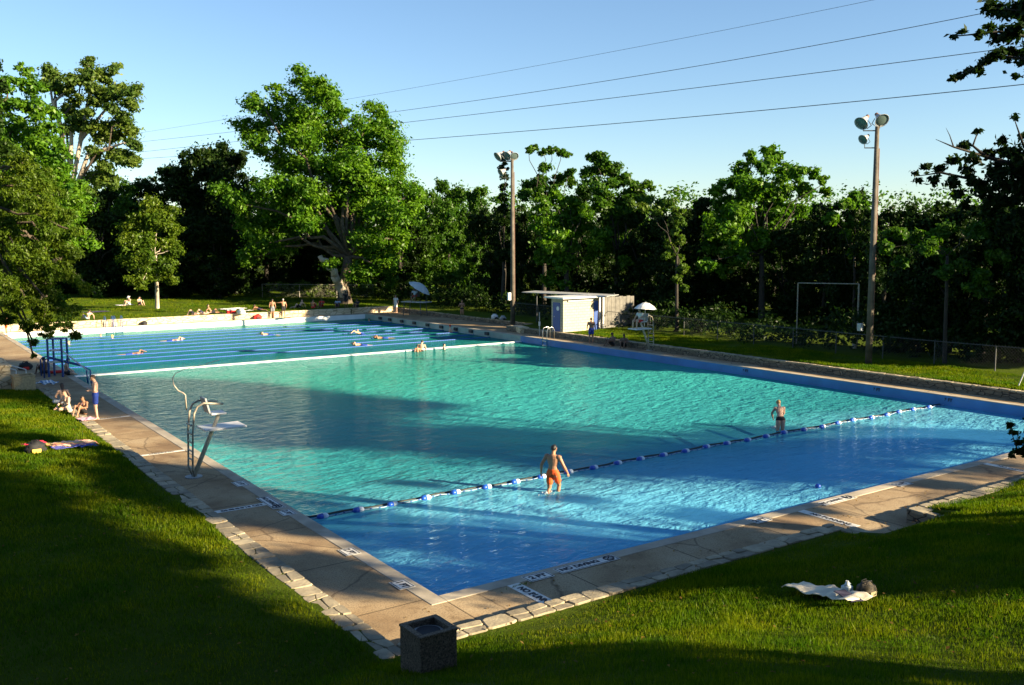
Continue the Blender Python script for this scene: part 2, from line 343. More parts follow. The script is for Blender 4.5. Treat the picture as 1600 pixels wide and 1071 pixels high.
# ------------------------------------------------------------------ stone walls
def stone_mat(name, base, dark, joint, scale=2.4, jw=.05, sc=(1, 1, 1)):
    m = bpy.data.materials.new(name); m.use_nodes = True; T = NT(m); B = T.n['Principled BSDF']
    tc = T.new('ShaderNodeTexCoord').outputs['Object']
    nz = T.new('ShaderNodeTexNoise', {'Vector': tc, 'Scale': 1.5, 'Detail': 3})
    wv = T.mix(.12, tc, nz.outputs['Color']); mp = T.new('ShaderNodeMapping', {'Vector': wv, 'Scale': sc})
    v = T.new('ShaderNodeTexVoronoi', {'Vector': mp.outputs[0], 'Scale': scale}, feature='DISTANCE_TO_EDGE')
    v2 = T.new('ShaderNodeTexVoronoi', {'Vector': mp.outputs[0], 'Scale': scale})
    sh = T.new('ShaderNodeSeparateColor', {0: v2.outputs['Color']})
    nz2 = T.new('ShaderNodeTexNoise', {'Vector': tc, 'Scale': 7., 'Detail': 6, 'Roughness': .7})
    c = T.ramp(sh.outputs[0], [(0, dark), (1, base)]); c = T.mix(T.ramp(nz2.outputs[0], [(.35, (.55, .55, .55)), (.6, (0, 0, 0))]), c, dark)
    j = T.ramp(v.outputs['Distance'], [(jw*.5, (0, 0, 0)), (jw, (1, 1, 1))])
    T.l.new(T.mix(j, joint, c), B.inputs['Base Color']); B.inputs['Roughness'].default_value = .85
    bp = T.new('ShaderNodeBump', {'Strength': .9, 'Distance': .03, 'Height': T.mix(.35, j, nz2.outputs['Color'])}); T.l.new(bp.outputs[0], B.inputs['Normal'])
    return m
CAPM = stone_mat('flagstone_cap', (.44, .38, .27), (.31, .26, .18), (.13, .11, .08), 3.6, .04)
FACEM = stone_mat('rubble_face', (.24, .20, .14), (.12, .10, .07), (.03, .025, .02), 3.0, .06, (1, 1, 2.6))  # wall faces darkened: their shade is put into the stone colour
FARM = stone_mat('limestone_face', (.74, .62, .42), (.56, .44, .27), (.30, .22, .12), 1.8, .05, (1, 1, 2.6))
def rough_box(x0, x1, y0, y1, z0, z1, amp=.02, step=.3):
    """box whose edges wander a little, like laid stone"""
    mb = MB(); alongx = (x1-x0) > (y1-y0); L = (x1-x0) if alongx else (y1-y0); n = max(2, int(L/step)); rings = []
    for i in range(n+1):
        t = i/n; j = lambda: random.uniform(-amp, amp) if 0 < i < n else 0
        if alongx:
            x = x0+(x1-x0)*t; rings.append([(x, y0+j(), z0), (x, y1+j(), z0), (x, y1+j(), z1+j()*.5), (x, y0+j(), z1+j()*.5)])
        else:
            y = y0+(y1-y0)*t; rings.append([(x0+j(), y, z0), (x1+j(), y, z0), (x1+j(), y, z1+j()*.5), (x0+j(), y, z1+j()*.5)])
    vs = [v for r in rings for v in r]
    fs = [(i*4+k, i*4+(k+1) % 4, i*4+4+(k+1) % 4, i*4+4+k) for i in range(n) for k in range(4)]
    if alongx: fs = [f[::-1] for f in fs]
    fs += [(0, 1, 2, 3), (n*4+3, n*4+2, n*4+1, n*4)]
    mb.add(vs, fs); return mb
def stones(x0, x1, y0, y1, z, gap=.007):
    alongx = (x1-x0) > (y1-y0); L = (x1-x0) if alongx else (y1-y0); Wd = (y1-y0) if alongx else (x1-x0); mb = MB(); r = random
    u = 0; e0 = (0., 0.)
    while u < L-.01:
        st = r.uniform(.28, .55); u1 = u+st
        if L-u1 < .25: u1 = L
        e1 = (u1+(r.uniform(-.10, .10) if u1 < L else 0), u1+(r.uniform(-.10, .10) if u1 < L else 0))
        if r.random() < .62:
            va, vb = Wd*r.uniform(.35, .65), Wd*r.uniform(.35, .65); ma, mb_ = e0[0]+(e0[1]-e0[0])*va/Wd, e1[0]+(e1[1]-e1[0])*vb/Wd
            cells = [[(e0[0], 0), (e1[0], 0), (mb_, vb), (ma, va)], [(ma, va), (mb_, vb), (e1[1], Wd), (e0[1], Wd)]]
        else: cells = [[(e0[0], 0), (e1[0], 0), (e1[1], Wd), (e0[1], Wd)]]
        for c in cells:
            cx = sum(p[0] for p in c)/4; cy = sum(p[1] for p in c)/4; P = []
            for i in range(4):
                a, b = c[i], c[(i+1) % 4]
                for t in (.12, .5, .88): P.append((a[0]+(b[0]-a[0])*t, a[1]+(b[1]-a[1])*t))
            P = [(cx+(px_-cx)*(1-gap/.16)+r.uniform(-.008, .008), cy+(py_-cy)*(1-gap/.12)+r.uniform(-.008, .008)) for px_, py_ in P]
            h_ = r.uniform(-.012, .012); k = len(P); top = [(cx+(a-cx)*.93, cy+(b-cy)*.92) for a, b in P]; tl = r.uniform(-.02, .02)
            f = (lambda a, b: (x0+a, y0+b)) if alongx else (lambda a, b: (x0+b, y0+a))
            vs = [(*f(*p), z-.08) for p in P]+[(*f(*p), z-.014+h_) for p in P]+[(*f(*p), z+h_+tl*(p[0]-cx)) for p in top]
            fs = [(i, (i+1) % k, k+(i+1) % k, k+i) for i in range(k)]+[(k+i, k+(i+1) % k, 2*k+(i+1) % k, 2*k+i) for i in range(k)]+[tuple(range(2*k, 3*k))]
            if not alongx: fs = [q[::-1] for q in fs]
            mb.add(vs, fs)
        u, e0 = u1, e1
    return mb
STONEM = mat('cap_stone', (.38, .33, .235), .85, var=.35, vscale=4, bump=.5, bscale=14); STONEM.node_tree.nodes['Principled BSDF']
T = NT(STONEM); B = T.n['Principled BSDF']; g_ = T.new('ShaderNodeNewGeometry'); old = B.inputs['Base Color'].links[0].from_socket
T.l.new(T.mix(1., old, T.ramp(g_.outputs['Random Per Island'], [(0, (.62, .60, .58)), (1, (1.12, 1.08, 1.0))]), 'MULTIPLY'), B.inputs['Base Color'])
def wall(segs, label, h=.35, face=FACEM, cap=STONEM, ct=.09):
    w = thing('stone_wall', (segs[0][0], segs[0][2], 0), label, 'wall')
    b = MB(); c = MB()
    for (x0, x1, y0, y1) in segs:
        m = rough_box(x0+.02, x1-.02, y0+.02, y1-.02, -.3, h-ct, .012); b.add(m.v, m.f)
        m = stones(x0, x1, y0, y1, h) if cap is STONEM else rough_box(x0, x1, y0, y1, h-ct, h, .028); c.add(m.v, m.f)
        if cap is STONEM: m = rough_box(x0+.015, x1-.015, y0+.015, y1-.015, h-ct-.002, h-.03, .01); b.add(m.v, m.f)
    M = Matrix.Translation((-segs[0][0], -segs[0][2], 0))
    b.build('wall_face', face, w, M=M); c.build('cap', cap, w, M=M); return w
wall([(-2.58, -2.10, -2.62, 31.6)], 'low stone wall with flagstone cap between the left lawn and the deck')
wall([(-2.09, 9.35, -2.62, -2.17), (9.1, 9.6, -3.75, -2.63), (9.61, 11.9, -3.8, -3.42), (11.91, 12.4, -3.8, -2.49), (12.41, 33.5, -2.97, -2.5)], 'low zigzag stone wall with flagstone cap along the near right deck', .36)
wall([(31.98, 32.34, -2.49, 44.3), (32.35, 34.5, 43.9, 44.3), (34.51, 34.9, 43.9, 67.3)], 'dark low stone wall behind the far right pool edge', .40)
wall([(-12, 8.0, 67.0, 67.4), (8.02, 21.8, 67.02, 67.42), (21.9, 29.6, 66.98, 67.38), (29.7, 34.5, 67.0, 67.4)], 'sunlit pale stone wall along the far end of the pool', .55, FARM, FARM)

# ------------------------------------------------------------------ trees
def leaf_quads(blobs, n, size, rng, droop=0., flat=.85, asp=.5, sub=.34, nsub=9):
    R = np.array([b[3] for b in blobs]); w = R**2/np.sum(R**2); out = []
    for (cx, cy, cz, r), wi in zip(blobs, w):
        k = max(8, int(n*wi)); ns = max(5, int(nsub*1.2)); d = rng.normal(size=(ns, 3)); d /= np.linalg.norm(d, axis=1)[:, None]
        sc = d*(r*(.25+.62*rng.random((ns, 1))**.6)); sr_ = r*sub*1.25*(.65+.7*rng.random(ns))
        ii = rng.integers(0, ns, k); e = rng.normal(size=(k, 3)); e /= np.linalg.norm(e, axis=1)[:, None]
        e2 = e*(np.abs(rng.normal(size=(k, 1)))*.62); e2 = e2*np.array([1.15, 1.15, .85])
        p = np.array([cx, cy, cz])+(sc[ii]+e2*sr_[ii][:, None])*np.array([1, 1, flat])
        nrm = e*.8+rng.normal(size=(k, 3))*.55+np.array([0, 0, .35]); nrm /= np.linalg.norm(nrm, axis=1)[:, None]
        t = rng.normal(size=(k, 3))+np.array([0, 0, -droop]); t -= nrm*np.sum(t*nrm, 1)[:, None]; t /= np.linalg.norm(t, axis=1)[:, None]+1e-9
        b = np.cross(nrm, t); s = size*(.6+.8*rng.random((k, 1)))
        out.append(np.stack([p-t*s*.5, p+b*s*asp*.5+nrm*s*.08, p+t*s*.5, p-b*s*asp*.5+nrm*s*.08], 1))
    return np.concatenate(out)
def limb(mb, a, b, r0, r1, rng, wig=.06, n=6):
    a = np.array(a, float); b = np.array(b, float); L = np.linalg.norm(b-a); pts = []
    for i in range(n+1):
        t = i/n; p = a+(b-a)*t; p[2] += L*.10*math.sin(math.pi*t)
        if 0 < i < n: p = p+rng.normal(size=3)*L*wig*.5
        pts.append(p)
    mb.tube(pts, [r0+(r1-r0)*(i/n) for i in range(n+1)], 7); return pts
def tree(name, label, base, blobs, leaf, size, n, tr=.3, fork=None, bark=None, seed=1, group=None, nlimb=8, droop=0, asp=.5, flat=.85, sub=.34, nsub=9, cat='tree', limbr=.4):
    rng = np.random.default_rng(seed); base = np.array(base, float)
    bl = [(b[0]-base[0], b[1]-base[1], b[2]-base[2], b[3]) for b in blobs]
    t = thing(name, base, label, cat, group)
    quads_obj('crown', leaf_quads(bl, n, size, rng, droop, flat, asp, sub, nsub), leaf, t)
    mb = MB(); fk = np.array(fork, float)-base if fork is not None else np.array([0, 0, np.mean([b[2] for b in bl])*.55])
    P = [(0, 0, -.3), (0, 0, .05), tuple(fk*.33+rng.normal(size=3)*tr*.3), tuple(fk*.66+rng.normal(size=3)*tr*.3), tuple(fk)]
    mb.tube(P, [tr*1.5, tr*1.2, tr, tr*.9, tr*.75], 9)
    order = sorted(bl, key=lambda b: -b[3]); ids = list(range(len(bl))); rng.shuffle(ids)
    for i in ids[:nlimb]: limb(mb, fk, bl[i][:3], tr*limbr, tr*.1, rng)
    mb.build('trunk', bark or BARK, t, True); return t
def pxblobs(lst, depth, jit, seed=0):
    r = random.Random(seed); out = []
    for px, py, rp in lst:
        dd = depth+r.uniform(-jit, jit); p = D(px, py, dd); out.append((p[0], p[1], p[2], rp*dd/FOC))
    return out
def fill_back(blobs, axis, off):
    """a second set behind so that the crown has depth"""
    return blobs+[(b[0]+axis[0]*off, b[1]+axis[1]*off, b[2]*.97, b[3]*.95) for b in blobs if b[3] > 1.2]
def gpos(px, py, z=.5):
    p = G(px, py, z); return (p[0], p[1], hz(p[0], p[1]))
fwd = (.570, .822)
# the big pecan at the far end
dep = 96
BT = [(400,160,26),(388,195,24),(410,225,26),(450,180,36),(430,145,18),(478,120,26),(505,140,26),(520,165,22),(480,165,30),(470,215,36),(520,215,36),(560,205,28),(585,175,22),(600,210,30),(612,245,28),(560,250,40),(620,290,32),(645,300,20),(500,270,42),(450,255,30),(560,310,42),(600,330,36),(635,330,22),(455,300,36),(425,290,30),(475,345,26),(430,340,36),(400,380,26),(385,405,18),(395,350,24),(440,380,24),(520,330,38),(575,370,34),(615,375,26),(590,415,28),(608,440,14),(545,405,24),(515,412,14),(560,430,20),(480,300,36),(540,285,36),(575,285,34),(345,300,18),(370,320,22)]
tree('pecan_tree', 'largest broad green tree at the far end of the pool, forked trunk', gpos(540, 474, .6), fill_back(pxblobs(BT, dep, 3.5, 3), fwd, 3.5), LEAF['bright'], .36, 170000, .6, D(545, 400, dep), BARK, 5, nlimb=24, limbr=.35, nsub=9, sub=.40)
# second stem leaning left
st = bpy.data.objects['pecan_tree']; fkp = np.array(st.location)
mb = MB(); rg = np.random.default_rng(4); limb(mb, (0, 0, .1), D(523, 432, dep-1)-fkp, .5, .42, rg); limb(mb, D(523, 432, dep-1)-fkp, D(500, 400, dep-1)-fkp, .40, .25, rg); mb.build('side_trunk', BARKP, st, True)
# small feathery tree on the far lawn
b0 = gpos(246, 481, .7); dp = 87
ST = [(240,322,20),(222,335,20),(262,335,18),(205,352,20),(245,352,24),(275,360,14),(200,378,18),(228,380,22),(258,385,22),(278,392,12),(200,405,18),(235,410,22),(262,415,18),(212,430,18),(245,432,14),(268,436,12),(222,446,10)]
tree('small_tree', 'small airy light green tree with a thin pale trunk on the far lawn', b0, pxblobs(ST, dp, 1.6, 5), LEAF['olive'], .26, 30000, .17, D(243, 400, dp), BARKP, 6, nlimb=10, droop=.8, sub=.34, limbr=.25)
# sycamore behind left
dp = 78
SY = [(75,112,11),(86,120,10),(72,135,10),(92,140,12),(112,122,12),(108,138,9),(136,100,9),(140,116,12),(134,130,10),(160,112,10),(176,110,8),(165,125,9),(150,140,12),(188,140,13),(206,143,12),(175,150,14),(198,160,12),(155,155,12),(118,160,9),(110,175,12),(120,192,14),(135,175,10),(142,200,10),(106,205,10),(172,168,10),(168,195,12),(190,190,13),(204,205,12),(208,225,9),(180,212,13),(158,218,12),(150,240,11),(176,240,12),(196,245,12),(207,256,9),(165,262,10),(148,280,14),(162,270,12),(175,285,9),(135,300,12)]
base = D(60, 470, dp); base[2] = hz(base[0], base[1])
SY = SY+[(x+dx, y+dy, r*.8) for (x, y, r), (dx, dy) in zip(SY, [(8, 5), (-7, 6), (6, -6), (-6, -5)]*10)]
sy = tree('sycamore_tree', 'tall open tree with pale limbs rising above the left trees', base, pxblobs(SY, dp, 2.2, 8), LEAF['syca'], .32, 42000, .35, D(100, 340, dp), BARK, 9, nlimb=8, sub=.62, nsub=9)
mb = MB(); rg = np.random.default_rng(3)
def L(*pp):
    pts = [D(px, py, dp)-base for px, py in pp]; mb.tube(pts, [.22-.17*i/(len(pts)-1) for i in range(len(pts))], 7)
L((105, 330), (126, 219), (150, 190), (166, 170), (190, 145)); L((105, 330), (138, 240), (175, 230), (205, 220)); L((126, 219), (138, 160), (142, 130), (138, 100)); L((105, 330), (95, 200), (82, 160), (75, 112)); L((95, 200), (84, 160), (112, 135)); L((110, 260), (112, 200), (110, 180))
mb.build('limb', BARKP, sy, True)
# bright maple-like tree at left
dp = 62
ML = [(12,130,22),(38,108,14),(40,130,20),(58,140,16),(20,165,26),(62,165,22),(85,178,16),(50,195,28),(15,205,30),(82,205,20),(70,230,28),(40,240,32),(95,240,20),(100,265,22),(70,275,30),(115,290,20),(30,285,36),(90,310,30),(120,320,18),(60,330,36),(110,345,24),(20,340,36),(90,370,30),(50,380,36),(-30,150,30),(-30,220,40),(-30,300,40),(-30,370,40)]
base = D(-60, 500, dp); base[2] = hz(base[0], base[1])
tree('broad_tree', 'bright green dense tree filling the left edge of the photo', base, fill_back(pxblobs(ML, dp, 2.5, 11), fwd, 3), LEAF['bright'], 0.30, 60000, .4, D(-20, 300, dp), BARK, 12, nlimb=10)
# dark sliver tree at extreme left
dp = 40
base = D(-120, 520, dp); base[2] = hz(base[0], base[1])
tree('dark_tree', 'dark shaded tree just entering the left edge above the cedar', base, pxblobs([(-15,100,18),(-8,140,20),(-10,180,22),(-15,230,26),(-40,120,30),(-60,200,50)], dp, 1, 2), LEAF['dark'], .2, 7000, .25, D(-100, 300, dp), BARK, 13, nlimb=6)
# cedar / cypress with drooping sprays
dp = 43
CD = [(5,240,26),(35,255,24),(62,280,24),(20,290,34),(85,305,22),(60,325,30),(20,340,34),(105,335,18),(90,350,24),(50,370,32),(118,362,14),(100,385,24),(15,385,32),(65,405,30),(115,400,14),(100,425,22),(30,430,32),(70,445,26),(118,440,14),(135,452,12),(152,461,7),(20,470,24),(50,480,22),(85,478,22),(112,487,16),(98,505,18),(120,523,11),(62,500,16),(45,510,16),(52,535,8),(52,556,5),(75,518,14),(10,500,16),(-20,300,40),(-20,380,40),(-30,450,36),(10,440,30),(40,400,30),(75,370,26),(55,455,22),(20,420,30),(90,465,16),(5,350,30),(60,290,22),(80,425,24)]
base = D(-70, 620, dp); base[2] = hz(base[0], base[1])
tree('cedar_tree', 'olive green cedar with drooping sprays hanging over the left end of the deck', base, pxblobs(CD, dp, 1.6, 15), LEAF['olive'], .15, 150000, .4, D(-60, 330, dp), BARK, 16, nlimb=22, droop=1.4, asp=.34, sub=.30, nsub=12, limbr=.22)

# templates for the belt trees
def template(seed, n=34000, size=.36, h=13., w=10.5):
    r = random.Random(seed); bl = []
    for i in range(26):
        z = h*(.07+.86*(i/25.)); prof = math.sin(math.pi*min(1, (.12+.80*(z/h))))**.6; rad = w*.5*prof*.72
        a = r.uniform(0, 6.28); q = r.uniform(.25, 1.)*rad; bl.append((q*math.cos(a), q*math.sin(a), z, r.uniform(.10, .19)*w))
    for i in range(5): bl.append((r.uniform(-1, 1)*w*.2, r.uniform(-1, 1)*w*.2, h*r.uniform(.9, 1.02), w*.08))
    return leaf_quads(bl, n, size, np.random.default_rng(seed), 0, .9, .55, .36, 8), bl
TPL = []
for sd, (hh_, ww_) in zip((21, 22, 23, 24, 25, 26), ((13, 10.5), (13, 9), (13, 12), (13, 8), (13, 11), (13, 10))):
    V, bl = template(sd, h=hh_, w=ww_); o = quads_obj('crown', V, LEAF['mid']); me = o.data; bpy.data.objects.remove(o)
    mb = MB(); rg = np.random.default_rng(sd); mb.tube([(0, 0, -.5), (.1, 0, 2), (0, .15, 4.5), (0, 0, 6)], [.34, .27, .24, .2], 7)
    for b in bl[4::5]: limb(mb, (0, 0, 3.5), b[:3], .12, .03, rg, n=3)
    o2 = mb.build('trunk', BARKD, None, True); m2_ = o2.data; bpy.data.objects.remove(o2); TPL.append((me, m2_))
TM = {}
def belt(px, top, depth, label, leaf='mid', k=0, wsc=1., group='trees behind the right hand fence', name='woodland_tree', xy=None, h=None, zb=None):
    if xy is None:
        p = D(px, 375, depth); x, y = p[0], p[1]
    else: x, y = xy
    z0 = hz(x, y)
    if h is None: h = D(px, top, depth)[2]-z0
    s = h/13.3; me, tm = TPL[(k*5+k//6) % 6]
    key = ((k*5+k//6) % 6, leaf)
    if key not in TM:
        m3 = me.copy(); m3.materials.clear(); m3.materials.append(LEAF[leaf]); TM[key] = m3
    t = thing(name, (x, y, z0-.1), label, 'tree', group, random.uniform(0, 6.28)); t.scale = (s*wsc, s*wsc, s)
    link('crown', TM[key], t); link('trunk', tm, t); return t
def depx(px, X):
    d = ray(px, 375); return (X-CAMP[0])/d[0]
# back row, left of the big tree
bk = 'trees behind the far lawn'
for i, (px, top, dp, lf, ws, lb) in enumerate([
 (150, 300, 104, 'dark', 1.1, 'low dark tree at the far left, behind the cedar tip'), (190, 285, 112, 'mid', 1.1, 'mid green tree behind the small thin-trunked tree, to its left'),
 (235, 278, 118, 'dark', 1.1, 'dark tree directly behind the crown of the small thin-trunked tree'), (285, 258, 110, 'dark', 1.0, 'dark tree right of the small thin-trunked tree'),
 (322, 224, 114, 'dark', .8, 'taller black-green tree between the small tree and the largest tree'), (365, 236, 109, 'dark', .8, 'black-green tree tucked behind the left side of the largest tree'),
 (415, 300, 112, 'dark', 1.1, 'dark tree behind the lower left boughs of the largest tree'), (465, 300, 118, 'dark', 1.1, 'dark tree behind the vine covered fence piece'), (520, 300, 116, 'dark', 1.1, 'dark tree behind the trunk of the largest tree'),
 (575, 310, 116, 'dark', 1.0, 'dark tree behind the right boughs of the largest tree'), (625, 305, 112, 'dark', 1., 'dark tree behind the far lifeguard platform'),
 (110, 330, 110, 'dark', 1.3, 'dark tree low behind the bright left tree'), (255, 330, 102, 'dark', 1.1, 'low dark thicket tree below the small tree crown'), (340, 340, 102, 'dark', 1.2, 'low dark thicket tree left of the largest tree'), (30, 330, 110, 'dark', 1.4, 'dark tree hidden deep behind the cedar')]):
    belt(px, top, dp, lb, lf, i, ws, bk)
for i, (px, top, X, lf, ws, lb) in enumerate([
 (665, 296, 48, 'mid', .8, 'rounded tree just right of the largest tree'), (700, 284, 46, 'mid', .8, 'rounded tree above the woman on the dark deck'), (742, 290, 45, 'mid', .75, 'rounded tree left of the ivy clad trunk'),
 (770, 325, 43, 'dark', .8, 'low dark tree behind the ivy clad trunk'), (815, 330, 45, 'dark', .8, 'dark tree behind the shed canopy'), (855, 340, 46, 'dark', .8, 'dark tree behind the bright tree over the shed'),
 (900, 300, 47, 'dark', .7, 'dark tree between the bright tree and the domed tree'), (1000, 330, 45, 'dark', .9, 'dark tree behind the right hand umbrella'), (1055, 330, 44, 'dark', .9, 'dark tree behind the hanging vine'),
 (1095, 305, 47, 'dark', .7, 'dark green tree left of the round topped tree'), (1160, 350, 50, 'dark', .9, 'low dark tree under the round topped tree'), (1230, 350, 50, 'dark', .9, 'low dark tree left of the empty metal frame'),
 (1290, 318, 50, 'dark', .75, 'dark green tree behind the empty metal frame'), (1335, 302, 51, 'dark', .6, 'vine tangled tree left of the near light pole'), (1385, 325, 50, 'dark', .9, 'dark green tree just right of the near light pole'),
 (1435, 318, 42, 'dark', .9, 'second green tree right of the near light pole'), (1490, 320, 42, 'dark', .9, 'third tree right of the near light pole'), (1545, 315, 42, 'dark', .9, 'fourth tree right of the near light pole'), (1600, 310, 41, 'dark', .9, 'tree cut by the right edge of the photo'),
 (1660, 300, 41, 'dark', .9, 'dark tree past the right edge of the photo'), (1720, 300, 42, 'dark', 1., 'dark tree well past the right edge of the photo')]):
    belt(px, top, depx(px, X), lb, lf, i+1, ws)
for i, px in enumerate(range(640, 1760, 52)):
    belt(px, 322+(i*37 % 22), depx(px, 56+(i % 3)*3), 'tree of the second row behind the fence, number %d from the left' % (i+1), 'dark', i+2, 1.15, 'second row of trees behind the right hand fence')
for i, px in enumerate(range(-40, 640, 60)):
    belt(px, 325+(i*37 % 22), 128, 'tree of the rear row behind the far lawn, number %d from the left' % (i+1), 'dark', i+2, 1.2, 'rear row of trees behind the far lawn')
# hero trees of the right belt
def hero(name, lb, lst, X, leaf, size, n, basepx, seed, jit=2., **kw):
    dp = depx(basepx, X); b = D(basepx, 480, dp); b[2] = hz(b[0], b[1])
    return tree(name, lb, b, fill_back(pxblobs(lst, dp, jit, seed), fwd, 2.5), leaf, size, n, kw.pop('tr', .22), kw.pop('fork', D(basepx, 400, dp)), kw.pop('bark', BARKD), seed, limbr=.28, **kw)
hero('ivy_column', 'narrow dead trunk clad in ivy beside the far light pole', [(788,250,6),(787,262,8),(789,276,8),(787,292,9),(786,308,10),(786,325,11),(785,345,12),(786,370,13),(786,400,14)], 41, LEAF['dark'], .28, 6000, 787, 31, 1., nlimb=4, cat='tree')
hero('topknot_tree', 'thin tree whose flat tuft of leaves stands above the far light pole side', [(826,235,6),(836,232,7),(848,238,7),(862,235,8),(876,238,8),(888,243,6),(850,262,11),(846,280,14),(870,282,13),(890,270,10),(893,285,9),(830,290,13),(850,300,18),(820,305,12)], 43, LEAF['mid'], .32, 15000, 850, 32, 1.5, nlimb=10)
hero('bushy_tree', 'bright yellow-green bushy tree above the shed roof', [(842,320,16),(868,312,18),(895,318,16),(915,330,14),(850,345,24),(885,345,26),(912,352,16),(870,375,26),(895,375,20),(855,400,18),(880,410,22),(860,435,14),(885,445,10),(935,370,20),(955,385,18),(930,395,18),(975,410,12)], 40, LEAF['bright'], .32, 42000, 885, 33, nlimb=10)
hero('domed_tree', 'domed dark topped tree right of the shed', [(928,248,12),(945,250,14),(925,270,18),(955,268,18),(975,285,16),(945,295,22),(915,295,14),(990,295,16),(1012,292,10),(1005,315,16),(975,320,24),(1030,325,14),(940,325,20),(1000,345,20),(965,350,20)], 44, LEAF['mid'], .34, 40000, 965, 34, nlimb=10)
hero('vine_curtain', 'yellow-green vine hanging like a curtain over the fence trees', [(985,318,8),(1005,325,9),(1025,328,9),(1045,318,10),(1058,330,9),(1062,345,9),(1055,360,8),(1064,375,8),(1050,390,8),(1058,405,9),(1066,420,8),(1060,435,8),(1068,450,7),(1040,400,7),(1045,380,7)], 39, LEAF['vine'], .24, 20000, 1058, 35, .6, nlimb=4, droop=1.5, cat='vine', tr=.12)
hero('round_tree', 'tall round topped green tree left of the near light pole', [(1175,242,12),(1200,236,13),(1215,245,12),(1160,262,16),(1190,260,20),(1222,265,18),(1245,268,16),(1270,272,12),(1285,283,10),(1140,285,18),(1175,290,26),(1215,295,26),(1255,295,20),(1120,300,14),(1290,300,10),(1130,320,20),(1160,330,26),(1205,335,26),(1245,330,22),(1110,345,20),(1145,365,22),(1185,375,24),(1115,380,20),(1150,400,20),(1105,415,16),(1130,425,12)], 48, LEAF['bright'], .32, 62000, 1190, 36, nlimb=14)
hero('tangled_tree', 'leafy vine tangle left of the near light pole above the metal frame', [(1335,308,9),(1322,322,12),(1348,325,12),(1335,345,16),(1318,365,14),(1350,370,14),(1335,392,12),(1300,340,12),(1350,400,8)], 50, LEAF['bright'], .30, 15000, 1335, 37, 1.2, nlimb=5, tr=.1)
hero('speckled_thicket', 'patchy sunlit thicket right of the near light pole', [(1400,365,16),(1385,385,12),(1430,370,14),(1450,385,14),(1480,400,14),(1475,425,12),(1500,415,14),(1530,430,14),(1540,455,12),(1515,450,10),(1560,400,16),(1590,420,14),(1590,380,14),(1470,360,16),(1530,360,18),(1410,410,10)], 38, LEAF['mid'], .28, 26000, 1480, 38, 1.6, nlimb=5, tr=.1)
# near tree outside the right edge, its boughs reaching into the picture
dp = 19
NT1 = [(1600,15,22),(1575,18,16),(1550,12,14),(1590,50,20),(1565,55,14),(1612,80,24),(1580,85,12),(1545,45,8),(1530,55,7),(1505,50,6),(1490,58,5),(1558,85,12),(1545,95,10),(1530,108,8),(1515,112,7),(1500,118,7),(1487,124,6),(1600,98,8),(1585,120,5),(1640,20,40),(1660,90,40),(1620,112,10)]
NT2 = [(1605,215,9),(1585,183,5),(1565,222,9),(1528,205,5),(1545,240,9),(1580,240,14),(1510,228,8),(1490,250,9),(1520,250,11),(1555,262,14),(1600,260,22),(1470,262,8),(1445,262,7),(1436,282,6),(1430,270,5),(1460,282,8),(1490,285,10),(1525,285,12),(1565,295,15),(1600,300,20),(1500,305,8),(1545,312,10),(1600,335,15),(1570,235,12),(1592,250,14),(1560,275,14),(1585,285,16),(1540,300,13),(1510,268,10),(1575,315,16),(1545,330,13),(1605,350,18),(1575,350,14),(1510,320,9),(1640,250,40),(1650,320,40)]
NT3 = [(1578,665,5),(1584,676,5),(1592,690,6),(1588,706,6),(1600,703,8),(1580,712,4),(1612,690,10),(1640,680,26)]
NT4 = [(1700,60,26),(1740,110,28),(1720,290,26),(1770,340,28),(1790,10,34),(1840,40,34),(1815,-40,36),(1760,-20,30),(1870,0,30)]
base = D(1830, 600, dp+1); base[2] = hz(base[0], base[1])
nt_ = tree('overhanging_tree', 'near tree whose dark leafy boughs reach in from the right edge', base, pxblobs(NT1+NT2+NT3+NT4, dp, .7, 17), LEAF['dark'], .13, 30000, .24, D(1815, 60, dp), BARKD, 18, nlimb=0, asp=.5, sub=.62, nsub=7)
mb = MB()
def LL(r, *pp): 
    pts = [D(px, py, dp)-base for px, py in pp]; mb.tube(pts, [r*(1-.85*i/(len(pts)-1)) for i in range(len(pts))], 6)
LL(.07, (1800, 140), (1690, 90), (1620, 60), (1560, 50), (1492, 57)); LL(.05, (1690, 90), (1640, 95), (1560, 88), (1489, 123)); LL(.04, (1690, 60), (1620, 20), (1550, 12))
LL(.08, (1800, 330), (1690, 290), (1600, 262), (1540, 245), (1520, 228), (1528, 206)); LL(.05, (1600, 262), (1540, 285), (1470, 270), (1436, 275)); LL(.05, (1690, 290), (1600, 230), (1584, 184)); LL(.03, (1540, 245), (1490, 230), (1462, 218)); LL(.015, (1490, 230), (1484, 212), (1478, 200)); LL(.04, (1800, 720), (1650, 700), (1590, 705), (1578, 668)); LL(.1, (1830, 380), (1815, 330), (1740, 240), (1680, 150), (1640, 60), (1640, 0))
LL(.12, (1830, 430), (1815, 380), (1760, 330), (1690, 290)); LL(.12, (1815, 200), (1800, 170), (1760, 110), (1690, 90)); LL(.07, (1800, 140), (1790, 60), (1700, 50), (1640, 20)); LL(.12, (1815, 80), (1820, 20), (1870, -20)); LL(.08, (1830, 740), (1800, 720), (1700, 705))
mb.build('bough', BARKD, nt_, True)

